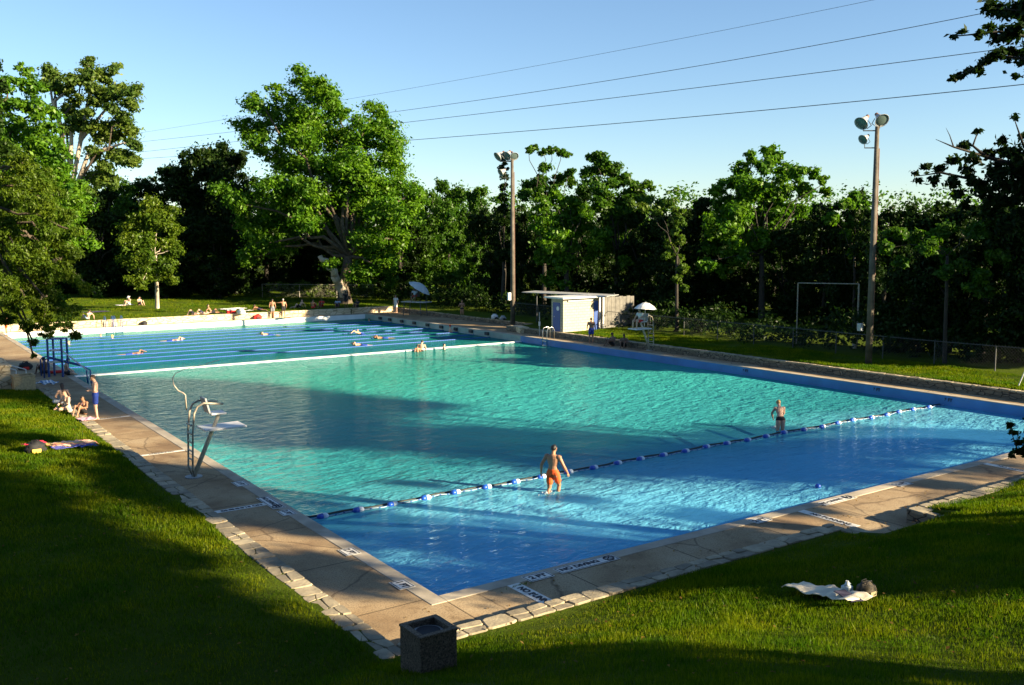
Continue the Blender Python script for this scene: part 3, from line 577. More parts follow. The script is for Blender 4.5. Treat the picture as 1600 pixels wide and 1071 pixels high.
# trees on the slope to the right and behind the camera, casting the evening shade
def caster(c, A, z0, z1, label, k=0, wsc=1., leaf='dark'):
    """crown between heights z0..z1, standing at cross-sun offset c and distance A towards the sun"""
    s2 = sdir[:2]/np.linalg.norm(sdir[:2]); q2 = np.array([-s2[1], s2[0]]); P = q2*c+s2*A
    t = belt(0, 0, 0, label, leaf, k, wsc, 'tall trees on the slope outside the picture', 'slope_tree', xy=(P[0], P[1]), h=z1-hz(P[0], P[1])); return t
TE = math.tan(math.radians(SUN_EL)); S2 = sdir[:2]/np.linalg.norm(sdir[:2]); Q2 = np.array([-S2[1], S2[0]])
def shade_tree(label, A, lst, n, seed, leaf='dark', size=.34, zg=.3):
    """crown blobs given as (cross-sun offset, along-sun place of the shadow, radius)"""
    bl = []
    for i, (c, a, r) in enumerate(lst):
        AA = A+(i % 3-1)*1.2; P = Q2*c+S2*AA; bl.append((P[0], P[1], (AA-a)*TE+zg, r))
    m = np.mean([b[:2] for b in bl], 0); base = (m[0], m[1], hz(*m)-.2)
    z = min(b[2] for b in bl)
    return tree('slope_tree', label, base, bl, LEAF[leaf], size, n, .35, (m[0], m[1], max(base[2]+2, z)), BARK, seed, 'tall trees on the slope outside the picture', nlimb=len(bl), limbr=.35, sub=.42, nsub=12)
shade_tree('tallest tree on the slope right of the camera, outside the picture', 44, [(18, -27, 5.2), (15.5, -9, 3.7), (16, -17, 4), (15.5, 0, 3.0), (16, 5, 2.8), (20, 9, 2.2), (22.5, 13, 1.6), (21.5, -36, 3.5), (21.5, -21, 3.4), (20.8, -12.5, 2.2)], 190000, 51)
shade_tree('middle tree on the slope right of the camera, outside the picture', 34, [(1.0, -2.2, .45), (.9, 1.5, .35), (2.4, -1.5, .5), (3.6, -6.2, 1.2), (3.2, -9, 1.4), (2.9, -3.6, .7), (4.8, -10, 1.9), (4.9, -4, 1.6), (4.9, 2, 1.9), (4.6, 7, 1.9), (9.1, -3, .4), (9.2, 2, .4), (8.8, 6.5, .7), (5.5, -6.5, 1.3), (12.7, 11, .6), (11.5, 13, .8)], 70000, 52, size=.25)
shade_tree('broad tree on the slope behind the camera, outside the picture', 30, [(-4.6, -5, 2.8), (-4.0, -13, 3.6), (-9, -3, 3.8), (-10, -14, 4.5), (.6, -15, 2.4), (0, -22, 3), (-15, -8, 5), (-7, 9.5, 2.0), (-11, 9, 3.5), (-1, -9.3, 1.2), (-3.6, 1.5, 1.3), (-2.6, -3, .9), (-6, 6, 2.2), (-6.2, 12, 2.0), (-6.5, 17, 2.), (-1.5, -12, 2.4), (-3, -17, 3), (-2.2, -6.5, 1.8)], 190000, 53, zg=1.)
shade_tree('small tree on the slope right of the camera, outside the picture', 24, [(2.0, 9, 1.6), (2.6, 13, 1.6), (1.2, 12.5, 1.2), (1.8, 6.5, 1.0), (.2, 1.8, .9)], 36000, 54, size=.25, zg=1.8)
bl = []; rgc = np.random.default_rng(60)
for i in range(60):
    x = -9+rgc.uniform(-13, 9); y = -22+rgc.uniform(-14, 8); bl.append((x, y, 15.5+rgc.uniform(-1, 4)+.10*abs(y+16), rgc.uniform(1.8, 2.8)))
tree('sky_blocking_tree', 'unseen wide spreading tree added over the viewpoint to block sky light', (-15, -24, 6.5), bl, LEAF['dark'], .4, 40000, .5, (-13, -22, 12), BARK, 61, nlimb=14, sub=.45)  # unseen crown added above the camera to keep sky light off the foreground
for i, (x, y, h) in enumerate([(-26, -12, 16), (-24, -22, 18), (-16, -34, 18), (-5, -38, 19), (-30, 0, 14), (-28, 12, 14)]):
    belt(0, 0, 0, 'unseen tree added on the slope left of and behind the camera to block sky light, the %s' % ['first', 'second', 'third', 'fourth', 'fifth', 'sixth'][i], 'dark', i, 1.3, 'added sky-blocking trees left of and behind the camera', 'slope_tree', xy=(x, y), h=h)  # unseen trees added to cut down the sky light on the foreground
# distant wooded rise
rg = np.random.default_rng(77); bl = []
for px in range(-100, 1750, 14):
    for row in range(2):
        dd = 165+row*30+rg.uniform(-8, 8); p = D(px+rg.uniform(-6, 6), 318 if px > 600 else 330, dd); bl.append((p[0], p[1], p[2]-rg.uniform(0, 3)-row*(-1.5), rg.uniform(2.5, 5))); bl.append((p[0], p[1], p[2]-7, 5))
tag(quads_obj('far_woods', leaf_quads(bl, 42000, .7, rg, 0, .9, .6, .4, 7), LEAF['mid']), 'distant wooded rise showing between the tree tops', 'woods', kind='stuff')
# undergrowth along the fences
bl = []
for i in range(150):
    y = 12+i*.62; x = 38.5+rg.uniform(-.6, 2.0); bl.append((x, y, .4+rg.uniform(.2, 1.6), rg.uniform(.8, 1.6)))
for i in range(110):
    x = -20+i*.6; bl.append((x, 104+rg.uniform(-1, 2), .9+rg.uniform(.2, 1.8), rg.uniform(.9, 1.8)))
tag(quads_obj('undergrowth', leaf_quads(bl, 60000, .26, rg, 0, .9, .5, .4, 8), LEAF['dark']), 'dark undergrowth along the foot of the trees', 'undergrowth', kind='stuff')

# ------------------------------------------------------------------ painted deck markers
PAINT = mat('marker_paint', (.74, .72, .66), .6, var=.22, vscale=6); INK = mat('marker_ink', (.02, .02, .03), .7)
def text_mesh(txt, size, bold=.0):
    cu = bpy.data.curves.new('lettering', 'FONT'); cu.body = txt; cu.size = size; cu.align_x = 'CENTER'; cu.align_y = 'CENTER'; cu.offset = bold
    o = bpy.data.objects.new('lettering', cu); COL.objects.link(o); bpy.context.view_layer.update()
    me = bpy.data.meshes.new_from_object(o.evaluated_get(bpy.context.evaluated_depsgraph_get())); bpy.data.objects.remove(o); bpy.data.curves.remove(cu); return me
def marker(loc, w, h, rz, txt, label, tsize, tx=0, border=True, group=None, symbol=False):
    t = thing('deck_marker', (loc[0], loc[1], loc[2]), label, 'sign', group, rz)
    MB().box(-w/2, w/2, -h/2, h/2, 0, .005).build('plate', PAINT, t)
    me = text_mesh(txt, tsize, .012*tsize/.2); me.materials.clear(); me.materials.append(INK); me.transform(Matrix.Translation((tx, 0, .009))); link('lettering', me, t)
    if border:
        b = MB(); e = .018; i = .02
        for x0, x1, y0, y1 in ((-w/2+i, w/2-i, -h/2+i, -h/2+i+e), (-w/2+i, w/2-i, h/2-i-e, h/2-i), (-w/2+i, -w/2+i+e, -h/2+i+e, h/2-i-e), (w/2-i-e, w/2-i, -h/2+i+e, h/2-i-e)): b.box(x0, x1, y0, y1, .005, .008)
        b.build('border', INK, t)
    if symbol:
        b = MB(); cx = w/2-.2; r = .12
        ring = [(cx+r*math.cos(a*math.pi/10), r*math.sin(a*math.pi/10), .009) for a in range(21)]; b.tube(ring, .014, 5)
        b.tube([(cx-.085, .085, .009), (cx+.085, -.085, .009)], .014, 5); b.tube([(cx-.06, -.05, .009), (cx, .02, .009), (cx+.05, .05, .009)], .014, 5); b.build('symbol', INK, t)
    return t
def M2(px, py, z=.013): p = G(px, py, z); return (p[0], p[1], z)
NX = -math.pi/2
# near edge (reading along +x)
p = M2(840, 901); marker((p[0], -.30, .013), .62, .36, 0, '2 FT', 'white depth plate nearest the pool corner on the right hand deck', .22)
p = M2(912, 883); marker((p[0]+.1, -.29, .013), 1.62, .34, 0, 'NO DIVING', 'white plate with a no diving symbol, the one in the shade', .20, -.2, symbol=True)
p = M2(1187, 813); marker((p[0], -.30, .013), .55, .36, 0, '2 FT', 'white depth plate on the shaded deck, left of the long sunlit strip', .22)
p = M2(1307, 782); marker((p[0], -.28, .013), 1.35, .34, 0, 'NO DIVING', 'white plate with a no diving symbol, on the sunlit deck', .17, -.2, symbol=True)
p = M2(1407, 756); marker((p[0], -.30, .013), .6, .36, 0, '2 FT', 'white depth plate at the edge of the tree shadow, right end of the deck', .22)
p = M2(832, 929, .005); marker((p[0], -1.12, .003), 1.75, .30, NX, 'NO RUNNING', 'white strip across the deck near the pool corner, weeds at its end', .20, .1, False)
p = M2(1293, 810, .005); marker((p[0], -1.15, .003), 1.75, .26, NX, 'NO RUNNING', 'white strip lying across the sunlit right hand deck', .18, .1, False)
p = M2(1572, 731, .005); marker((p[0], -1.2, .003), 1.75, .24, NX, 'NO RUNNING', 'white strip across the deck at the far right of the picture', .17, .1, False)
# left edge
for (px, py), w, tx, lb in (((636, 912), .5, '1 FT', 'white depth plate beside the left pool edge, closest to the concrete bin'), ((552, 861), .5, '2 FT', 'white depth plate in the sun dapple on the left deck'),
    ((455, 800), .5, '3 FT', 'small white depth plate where the float rope meets the left deck'), ((383, 755), .6, '3 FT', 'white depth plate just in front of the empty lifeguard chair')):
    p = M2(px, py); marker((-.30, p[1], .013), w, .36, NX, tx, lb, .2)
p = M2(428, 785); marker((-.30, p[1], .013), 1.3, .34, NX, 'NO DIVING', 'white no diving plate at the pool end of the left strip', .17, -.15, symbol=True)
p = M2(395, 791, .005); marker((-1.2, p[1], .003), 1.72, .24, math.pi, 'NO RUNNING', 'white strip across the left deck in front of the lifeguard chair', .17, -.1, False)
p = M2(262, 707, .005); marker((-1.2, p[1], .003), 1.72, .16, math.pi, 'NO RUNNING', 'thin white strip across the left deck behind the lifeguard chair', .12, -.1, False)
p = M2(185, 652, .005); marker((-1.2, p[1], .003), 1.72, .16, math.pi, 'NO RUNNING', 'thin white strip at the feet of the man in blue shorts', .12, -.1, False)
WB = MB()
for i in range(40):
    x = random.gauss(0, .16); y = random.gauss(0, .02); WB.add([(x-.008, y, 0), (x+.008, y, 0), (x+random.uniform(-.03, .03), y+random.uniform(-.02, .02), random.uniform(.03, .07))], [(0, 1, 2)])
p = M2(815, 915, .0); o = WB.build('weed_tuft', LEAF['grass']); o.location = p; tag(o, 'green weeds growing in the coping joint at the strip end', 'weeds', kind='stuff')
# depth numbers on the right pool wall
for (px, py), lb in (((1165, 577), 'depth mark on the blue wall left of centre'), ((1370, 608), 'depth mark on the blue wall near the light pole'), ((1482, 623), 'depth mark on the blue wall where the float rope ends')):
    d = ray(px, py); t = (PW-.01-CAMP[0])/d[0]; p = CAMP+d*t
    me = text_mesh('3 FT', .2, .01); me.materials.clear(); me.materials.append(INK); me.transform(Matrix.Rotation(math.pi/2, 4, 'X'))
    o = link('depth_mark', me); o.location = (PW-.02, p[1], -.19); o.rotation_euler = (0, 0, -math.pi/2); tag(o, 'small black '+lb, 'depth mark')

# ------------------------------------------------------------------ metals & plastics
WHT = mat('white_paint', (.72, .72, .70), .4, var=.15, vscale=5); STEEL = mat('steel_tube', (.55, .56, .55), .3, 1., var=.2, vscale=6); CREAMT = mat('cream_tube', (.55, .50, .38), .45, var=.2, vscale=5)
BLUEP = mat('blue_paint', (.02, .07, .28), .4, var=.2, vscale=4); GREYP = mat('grey_plastic', (.35, .36, .36), .5, var=.2, vscale=6); REDP = mat('red_cloth', (.55, .02, .015), .8, var=.2, vscale=8)
BLKP = mat('black_cloth', (.012, .012, .015), .8); WCLOTH = mat('white_cloth', (.72, .71, .68), .9, var=.08, vscale=5, bump=.3, bscale=8, bdist=.05)
RAILM = mat('weathered_tube', (.42, .37, .28), .45, 0., var=.5, vscale=6)
RZ = lambda phi: -YAW+math.radians(phi)     # facing: 0 away from the camera, 90 left, 180 towards it
def lifeguard_chair(loc, rz, label, umbrella_arm=False):
    t = thing('lifeguard_chair', loc, label, 'chair', 'lifeguard chairs', rz)
    MB().box(-.42, .42, -.45, .80, 1.40, 1.46, .012).build('platform', WHT, t)
    MB().tube([(0, -.72, 0), (0, -.1, 1.38), (0, .12, 1.86)], [.07, .065, .05], 10).build('post', CREAMT, t, True)
    MB().tube([(0, -.72, 0), (0, -.72, .03)], .25, 20).build('base_plate', GREYP, t)
    for s in (-1, 1):
        MB().tube([(s*.10, -.72, .04), (s*.22, -.80, .28), (s*.24, -.76, 1.4), (s*.24, -.70, 1.95), (s*.26, -.60, 2.15), (s*.28, -.42, 2.24), (s*.28, .15, 2.16)], .030, 8).build('ladder_rail', RAILM, t, True)
    for k in range(6): MB().tube([(-.23, -.79, .30+.26*k), (.23, -.79, .30+.26*k)], .024, 6).build('rung', RAILM, t)
    MB().box(-.26, .26, -.20, .26, 1.84, 1.89, .02).build('seat', WHT, t)
    MB().box(-.25, .25, -.03, .03, 0, .48, .02).build('backrest', GREYP, t, M=Matrix.Translation((0, -.24, 1.90)) @ Matrix.Rotation(math.radians(14), 4, 'X'))
    if umbrella_arm:
        # bent umbrella holder with nothing on it
        MB().tube([(-.24, -.78, 2.0), (-.24, -.80, 2.45), (-.24, -.86, 2.52), (-.24, -1.0, 2.60), (-.24, -1.12, 2.78), (-.24, -1.15, 2.98), (-.24, -1.06, 3.12), (-.24, -.8, 3.22), (-.24, -.3, 3.3), (-.24, .25, 3.42)], [.022, .022, .022, .018, .018, .016, .012, .008, .007, .012], 7).build('umbrella_holder', CREAMT, t, True)
    return t
lc = G(308, 745, 0)
lifeguard_chair((lc[0]+.62, lc[1], 0), math.radians(-90), 'empty white lifeguard chair leaning over the left pool edge, bent holder above', True)
rc = G(1010, 547, 0)
RCX, RCY = 31.22, rc[1]-.35
lifeguard_chair((RCX+.0, RCY, 0), math.radians(90), 'white lifeguard chair on the right pool deck with a guard in red shorts')
def umbrella(loc, r, h, label, m, tilt=(0, 0), pole=1.3):
    t = thing('sun_umbrella', loc, label, 'umbrella', 'lifeguard umbrellas'); t.rotation_euler = (tilt[0], tilt[1], 0)
    vs = [(0, 0, h)]; n = 8; fs = []
    for k, (rr, zz) in enumerate(((.35, .86), (.7, .5), (1., 0))):
        for i in range(n*2):
            a = math.pi*i/n; q = rr*r*(1 if i % 2 == 0 else .955); vs.append((q*math.cos(a), q*math.sin(a), h*zz+(0 if i % 2 == 0 else .015)))
    N = n*2; fs += [(0, 1+i, 1+(i+1) % N) for i in range(N)]
    for k in range(2): fs += [(1+k*N+i, 1+(k+1)*N+i, 1+(k+1)*N+(i+1) % N, 1+k*N+(i+1) % N) for i in range(N)]
    c = MB().add(vs, fs).build('canopy', m, t); sm = c.modifiers.new('s', 'SOLIDIFY'); sm.thickness = .012
    MB().tube([(0, 0, -pole), (0, 0, h+.06)], .018, 6).build('pole', STEEL, t)
    for i in range(n):
        a = 2*math.pi*i/n; MB().tube([(0, 0, h-.04), (r*.97*math.cos(a), r*.97*math.sin(a), .0)], .007, 4).build('rib', STEEL, t)
    return t
up_ = D(1008, 482, np.dot(np.array([RCX, RCY, 0])-CAMP, fw))
umbrella((RCX+.05, RCY-.25, up_[2]-.02), .72, .42, 'bright white umbrella over the guard on the right lifeguard chair', WHT, (0, math.radians(4)), 1.1)
# far platform stand with tilted umbrella
fs_ = G(640, 494, 0); t = thing('guard_platform', (fs_[0]+.6, fs_[1], 0), 'dark raised guard platform on legs beyond the lap lanes', 'platform', None, RZ(150))
DARKM = mat('dark_metal', (.05, .055, .06), .5, var=.2)
for sx_ in (-1, 1):
    for sy_ in (-1, 1): MB().tube([(sx_*1.0, sy_*.5, 0), (sx_*.9, sy_*.45, 1.25)], .04, 6).build('leg', DARKM, t)
MB().box(-1.5, 1.2, -.6, .6, 1.25, 1.33, .01).build('deck_board', GREYP, t)
MB().box(-.35, .35, -.25, .25, 1.75, 1.8, .01).box(-.35, .35, -.30, -.25, 1.75, 2.4).build('seat', DARKM, t)
for s in (-1, 1): MB().tube([(s*.9, -.5, 1.33), (s*.9, -.5, 2.1), (s*.4, -.5, 2.1)], .02, 6).build('rail', DARKM, t)
TP = t; GU = mat('umbrella_grey', (.42, .48, .50), .7)
c = D(655, 446, np.dot(np.array([TP.location.x, TP.location.y, 0])-CAMP, fw)); umbrella((c[0], c[1], c[2]-.3), 1.15, .5, 'pale grey umbrella tilted over the guard on the far platform', GU, (0, 0), 1.5)
bpy.data.objects['sun_umbrella.001'].rotation_euler = Vector(crot(.52, -.10, .85)).to_track_quat('Z', 'Y').to_euler()

# pool ladders and handrails
def pool_ladder(loc, rz, label, m=STEEL, h=.85, w=.5):
    t = thing('pool_ladder', loc, label, 'ladder', None, rz)
    for s in (-1, 1): MB().tube([(s*w/2, -.55, 0), (s*w/2, -.55, h*.7), (s*w/2, -.45, h*.93), (s*w/2, -.28, h), (s*w/2, .02, h*.9), (s*w/2, .1, h*.7), (s*w/2, .12, -.8)], .028, 8).build('rail', m, t, True)
    for z in (-.15, -.45): MB().box(-w/2, w/2, .06, .16, z, z+.03).build('step', m, t)
    return t
p = G(853, 531, 0); pool_ladder((PW+.1, p[1]+.3, 0), math.radians(90), 'chrome pool ladder on the right edge in front of the shed')
p = G(172, 512, 0); pool_ladder((p[0], PL+.1, 0), math.radians(180), 'left of two thin pool ladders on the far sunlit wall', BLUEP, .9, .55)
p = G(186, 511, 0); pool_ladder((p[0], PL+.1, 0), math.radians(180), 'right of two thin pool ladders on the far sunlit wall', BLUEP, .9, .55)
# blue handrail at the divider and blue guard seat frame
t = thing('blue_handrail', (-.3, 37.6, 0), 'dark blue stair handrail curving down into the pool by the dividing wall', 'handrail')
for s in (0, 1): MB().tube([(-1.1, s*1.0, 0), (-1.1, s*1.0, .85), (-1.0, s*1.0, .97), (-.8, s*1.0, 1.0), (.6, s*1.0-.6, .55), (.95, s*1.0-.75, .35), (1.0, s*1.0-.8, -.7)], .035, 8).build('rail', BLUEP, t, True)
p = G(92, 588, 0); hgt = 1.0
t = thing('blue_guard_seat', (p[0], p[1], 0), 'tall blue frame seat with white slats at the left pool edge', 'seat', None, RZ(0))
for sx_ in (-.36, .36):
    for sy_ in (-.3, .3): MB().box(sx_-.04, sx_+.04, sy_-.04, sy_+.04, 0, 1.95).build('leg', BLUEP, t)
for z, m in ((.75, WHT), (1.35, WHT)): MB().box(-.32, .32, -.38, .0, z, z+.07, .01).build('seat_slat', m, t)
MB().box(-.42, .42, -.36, .36, 1.951, 2.0, .01).build('top_board', BLUEP, t)
MB().tube([(.42, -.3, 1.35), (2.0, -.9, .35)], .035, 8).tube([(2.0, -.9, .35), (2.0, -.9, -.45)], .02, 6).build('handrail', WHT, t)

# ------------------------------------------------------------------ shed
SZ = .38
BLK = bpy.data.materials.new('painted_block'); BLK.use_nodes = True; T = NT(BLK); B = T.n['Principled BSDF']
tc = T.new('ShaderNodeTexCoord').outputs['Object']; mp = T.new('ShaderNodeSeparateXYZ', {0: tc})
uv = T.new('ShaderNodeCombineXYZ', {0: T.new('ShaderNodeMath', {0: mp.outputs[0], 1: mp.outputs[1]}, operation='ADD').outputs[0], 1: mp.outputs[2]})
bt = T.new('ShaderNodeTexBrick', {'Vector': uv.outputs[0], 'Scale': 1., 'Mortar Size': .012, 'Brick Width': .4, 'Row Height': .2, 'Color1': (.48, .42, .30, 1), 'Color2': (.43, .37, .26, 1), 'Mortar': (.26, .22, .16, 1)})
T.l.new(bt.outputs[0], B.inputs['Base Color']); B.inputs['Roughness'].default_value = .8
bp = T.new('ShaderNodeBump', {'Strength': .6, 'Distance': .02, 'Height': bt.outputs[1]}, invert=True); T.l.new(bp.outputs[0], B.inputs['Normal'])
sc0 = G(880, 519.7, SZ); scl = G(861.7, 516.6, SZ); scr = G(935, 512.7, SZ)
X0, Y0 = float(sc0[0]), float(sc0[1])
def onx(px, py, X): d = ray(px, py); t = (X-CAMP[0])/d[0]; return CAMP+d*t
def ony(px, py, Y): d = ray(px, py); t = (Y-CAMP[1])/d[1]; return CAMP+d*t
Y1 = float(onx(861.7, 516, X0)[1]); X1 = float(ony(935, 512, Y0)[0]); SH = float(onx(880, 467.5, X0)[2])
print('shed', X0, Y0, X1, Y1, SH)
sd_ = thing('pump_shed', (X0, Y0, SZ), 'small painted block shed with blue doors behind the right pool edge', 'shed')
W_ = X1-X0; Dp = Y1-Y0; Hh = SH-SZ
MB().box(0, W_, 0, Dp, -.1, Hh).build('wall', BLK, sd_)
MB().box(-.3, W_+.3, -.35, Dp+.5, Hh, Hh+.12, .01).build('roof', WHT, sd_)
dr = MB().box(-.03, 0.0, Dp*.25, Dp*.85, 0, Hh*.88).build('door', BLUEP, sd_)
MB().tube([(-.05, Dp*.42, Hh*.7), (-.03, Dp*.42, Hh*.7)], .16, 16).build('door_sign', WHT, dr)
MB().tube([(-.06, Dp*.72, Hh*.45), (-.03, Dp*.72, Hh*.45)], .04, 8).build('handle', STEEL, dr)
dr = MB().box(W_*.86, W_-.02, -.04, 0, 0, Hh*.9).build('door', BLUEP, sd_)
MB().box(W_*.12, W_*.86, -.07, 0, Hh*.9, Hh-.02).build('lintel', GREYP, sd_)
# white corner posts and grey panel enclosure behind
pe = ony(943, 512, Y0+.4); p2 = ony(990, 516, Y0+.4); ex0, ex1 = float(pe[0]), float(p2[0]); eh = float(ony(965, 463, Y0+.4)[2])
en = thing('panel_enclosure', (ex0, Y0+.4, SZ), 'weathered grey board enclosure standing right of the shed', 'enclosure')
PAN = mat('weathered_panel', (.17, .16, .14), .8, var=.4, vscale=3, bump=.3, bscale=5)
for k in range(8):
    a = (ex1-ex0)*k/8; MB().box(a+.01, a+(ex1-ex0)/8-.01, -.02, .03, 0, eh-SZ-.04*(k % 2)).build('panel', PAN, en)
MB().box(.0, ex1-ex0, .04, 1.6, 0, eh-SZ-.15).build('back_box', PAN, en)
for k in (0, .35): MB().box(-.5+k, -.38+k, -.1, 0, 0, eh-SZ).build('post', WHT, en)
# flat patio canopy behind
a = D(815, 456.5, 74); b = D(948, 463, 70)
cpn = thing('patio_canopy', (a[0], a[1], hz(a[0], a[1])), 'long thin flat patio roof on posts behind the shed', 'canopy')
v = np.array([b[0]-a[0], b[1]-a[1]]); Lc = np.linalg.norm(v); v /= Lc; cpn.rotation_euler = (0, 0, math.atan2(v[1], v[0])); hc = a[2]-cpn.location.z
m_ = MB(); m_.add([(0, 0, hc), (Lc, 0, hc+(b[2]-a[2])), (Lc, 2, hc+(b[2]-a[2])+.02), (0, 2, hc+.02)], [(0, 1, 2, 3)]); rf = m_.build('roof', GREYP, cpn); sm = rf.modifiers.new('s', 'SOLIDIFY'); sm.thickness = .05
for x_ in (.3, Lc*.33, Lc*.66, Lc-.3):
    for y_ in (1.8,): MB().tube([(x_, y_, 0), (x_, y_, hc)], .05, 8).build('post', DARKM, cpn)
# round steel post by the ladder, with white sleeve
p = onx(843, 524, 31.7); o = thing('rescue_post', (31.7, p[1], 0), 'pale slim post with a sleeve standing between the ladder and the shed', 'post')
MB().tube([(0, 0, 0), (0, 0, 1.75)], .04, 8).build('pole', GREYP, o); MB().tube([(0, 0, .75), (0, 0, 1.05)], .075, 8).build('sleeve', WHT, o)
# stone block by the ladder
p = onx(826, 520, 32.6); o = rough_box(-.9, .9, -.35, .35, 0, .42, .03).build('stone_block', FARM); o.location = (32.3, p[1]+.6, 0); o.rotation_euler = (0, 0, 1.3); tag(o, 'sunlit pale stone block on the deck left of the slim post', 'stone block')

# ------------------------------------------------------------------ light poles
POLEW = mat('pole_wood', (.125, .105, .08), .85, var=.5, vscale=2, bump=.5, bscale=10, bdist=.03)
LENS = mat('lamp_glass', (.10, .14, .13), .15)
def flood(parent, loc, rz, tilt, s=1.):
    M = Matrix.Translation(loc) @ Matrix.Rotation(rz, 4, 'Z') @ Matrix.Rotation(tilt, 4, 'X') @ Matrix.Scale(s, 4)
    f = MB().tube([(0, -.30, 0), (0, -.22, 0), (0, -.10, 0), (0, .1, 0), (0, .24, 0)], [.08, .13, .16, .25, .36], 16, False).build('floodlight', GREYP, parent, True, M)
    sm = f.modifiers.new('s', 'SOLIDIFY'); sm.thickness = .015
    MB().ball((0, .18, 0), (.32, .06, .32), 16, 8).build('lens', LENS, f, True, M)
    MB().tube([(0, -.42, 0), (0, -.28, 0)], .09, 10).build('ballast', mat_rust, f, M=M)
    MB().tube([(-.30, .05, 0), (-.32, .0, -.3), (0, -.05, -.48), (.32, 0, -.3), (.30, .05, 0)], .02, 6).build('yoke', DARKM, f, M=M)
mat_rust = mat('rusty_ballast', (.20, .10, .07), .7, var=.4)
def light_pole(px, pytop, base, r, label, lamps):
    b = np.array(base); dpt = np.dot(b-CAMP, fw); top = D(px, pytop, dpt)[2]-b[2]
    t = thing('light_pole', base, label, 'light pole')
    MB().tube([(0, 0, -.3), (0, 0, top*.5), (0, 0, top)], [r*1.25, r, r*.75], 12).build('pole', POLEW, t, True)
    ru = rt2[:2]/np.linalg.norm(rt2[:2])
    MB().tube([(ru[0]*(r+.03), ru[1]*(r+.03), 1.2), (ru[0]*(r*.8+.03), ru[1]*(r*.8+.03), top-1.1)], .03, 6).build('conduit', mat_rust, t)
    for (du, dz, rz, tl, s) in lamps:
        MB().tube([(0, 0, top+dz-.45), (ru[0]*du, ru[1]*du, top+dz-.45), (ru[0]*du, ru[1]*du, top+dz-.2)], .03, 6).build('bracket', DARKM, t)
        flood(t, (ru[0]*du, ru[1]*du, top+dz+.05), rz, tl, s)
    return t
pb = G(1357, 566, .5); pb = (pb[0], pb[1], hz(pb[0], pb[1]))
p1 = light_pole(1373, 203, pb, .145, 'tall wooden light pole with three floodlights on the right lawn', [(-.72, .25, RZ(125), math.radians(-38), 1.05), (.12, .38, RZ(190), math.radians(-35), 1.05), (-.62, -.62, RZ(120), math.radians(-30), .75)])
MB().box(-.2, .0, -.12, .12, 1.75, 2.15, .02).build('meter_box', GREYP, p1, M=Matrix.Translation((-crot(1, 0, 0)[0]*.45, -crot(1, 0, 0)[1]*.45, 0)))
pb = D(801, 478, 74); pb = (pb[0], pb[1], hz(pb[0], pb[1]))
p2 = light_pole(801, 249, pb, .15, 'farther wooden light pole with floodlights, ivy tree beside its head', [(-.95, .15, RZ(120), math.radians(-35), 1.1), (-.35, .2, RZ(150), math.radians(-35), 1.1), (.1, .15, RZ(200), math.radians(-35), 1.0), (-.75, -1.1, RZ(120), math.radians(-30), .9)])
MB().box(-.45, -.2, -.1, .1, 1.9, 2.5, .02).build('switch_box', WHT, p2)
# empty metal frame
a = G(1243, 545, .5); fdep = np.dot(np.array([a[0], a[1], .5])-CAMP, fw)+2; b0_ = D(1244, 545, fdep); b1_ = D(1338, 560, fdep-1.5)
t = thing('metal_frame', (b0_[0], b0_[1], hz(b0_[0], b0_[1])), 'tall empty metal frame standing left of the near light pole', 'frame')
e = np.array([b1_[0]-b0_[0], b1_[1]-b0_[1]]); ht = D(1244, 442, fdep)[2]-t.location.z
RUST = mat('galvanised_post', (.34, .29, .22), .6, var=.4, vscale=3)
MB().tube([(0, 0, 0), (0, 0, ht)], .035, 8).build('post', RUST, t); MB().tube([(e[0], e[1], 0), (e[0], e[1], ht)], .05, 8).build('post', RUST, t)
MB().tube([(0, 0, ht), (e[0], e[1], ht)], .03, 8).build('crossbar', RUST, t)
MB().box(e[0]-.35, e[0]-.12, e[1]-.1, e[1]+.1, 0, .5, .02).build('foot_block', CREAMT, t)

# ------------------------------------------------------------------ fences
FM = mat('fence_galvanised', (.09, .095, .09), .6, .3, var=.3)
def chain_fence(pts, label, h=1.25, step=3.0, mesh=True, m=FM):
    z0 = hz(*pts[0]); t = thing('chain_link_fence', (pts[0][0], pts[0][1], z0), label, 'fence')
    wires = MB(); ox, oy = pts[0]
    for (xa, ya), (xb, yb) in zip(pts, pts[1:]):
        L_ = math.hypot(xb-xa, yb-ya); n = max(1, int(L_/step))
        for i in range(n): 
            x = xa+(xb-xa)*i/n; y = ya+(yb-ya)*i/n; MB().tube([(x-ox, y-oy, hz(x, y)-z0-.1), (x-ox, y-oy, hz(x, y)-z0+h)], .03, 6).build('post', m, t)
        MB().tube([(xa-ox, ya-oy, hz(xa, ya)-z0+h-.03), (xb-ox, yb-oy, hz(xb, yb)-z0+h-.03)], .02, 6).build('top_rail', m, t)
        s = .16; k = int(L_/s)
        ux, uy = (xb-xa)/L_, (yb-ya)/L_
        for i in range(k):
            for sg in (0, 1):
                q0 = i*s; q1 = min(L_, q0+h-.08); A = (xa+ux*q0-ox, ya+uy*q0-oy); Bq = (xa+ux*q1-ox, ya+uy*q1-oy)
                za, zb = (.02, h-.05) if sg == 0 else (h-.05, .02)
                wires.tube([(A[0], A[1], za), (Bq[0], Bq[1], zb)], .0025, 3, False)
    wires.build('wire_netting', m, t)
chain_fence([(37.2, -4), (37.0, 12), (36.8, 30), (36.8, 50)], 'grey chain link fence behind the right hand lawn')
FW = mat('fence_pale', (.50, .47, .38), .6, var=.3)
fa = G(410, 461, 1.0); fb = G(585, 461, 1.0)
chain_fence([(float(fa[0]), float(fa[1])), (float(fb[0]), float(fb[1]))], 'pale chain link fence overgrown with vines behind the far lawn', 1.5, 3.2, True, FW)
bl = []; r_ = np.random.default_rng(90)
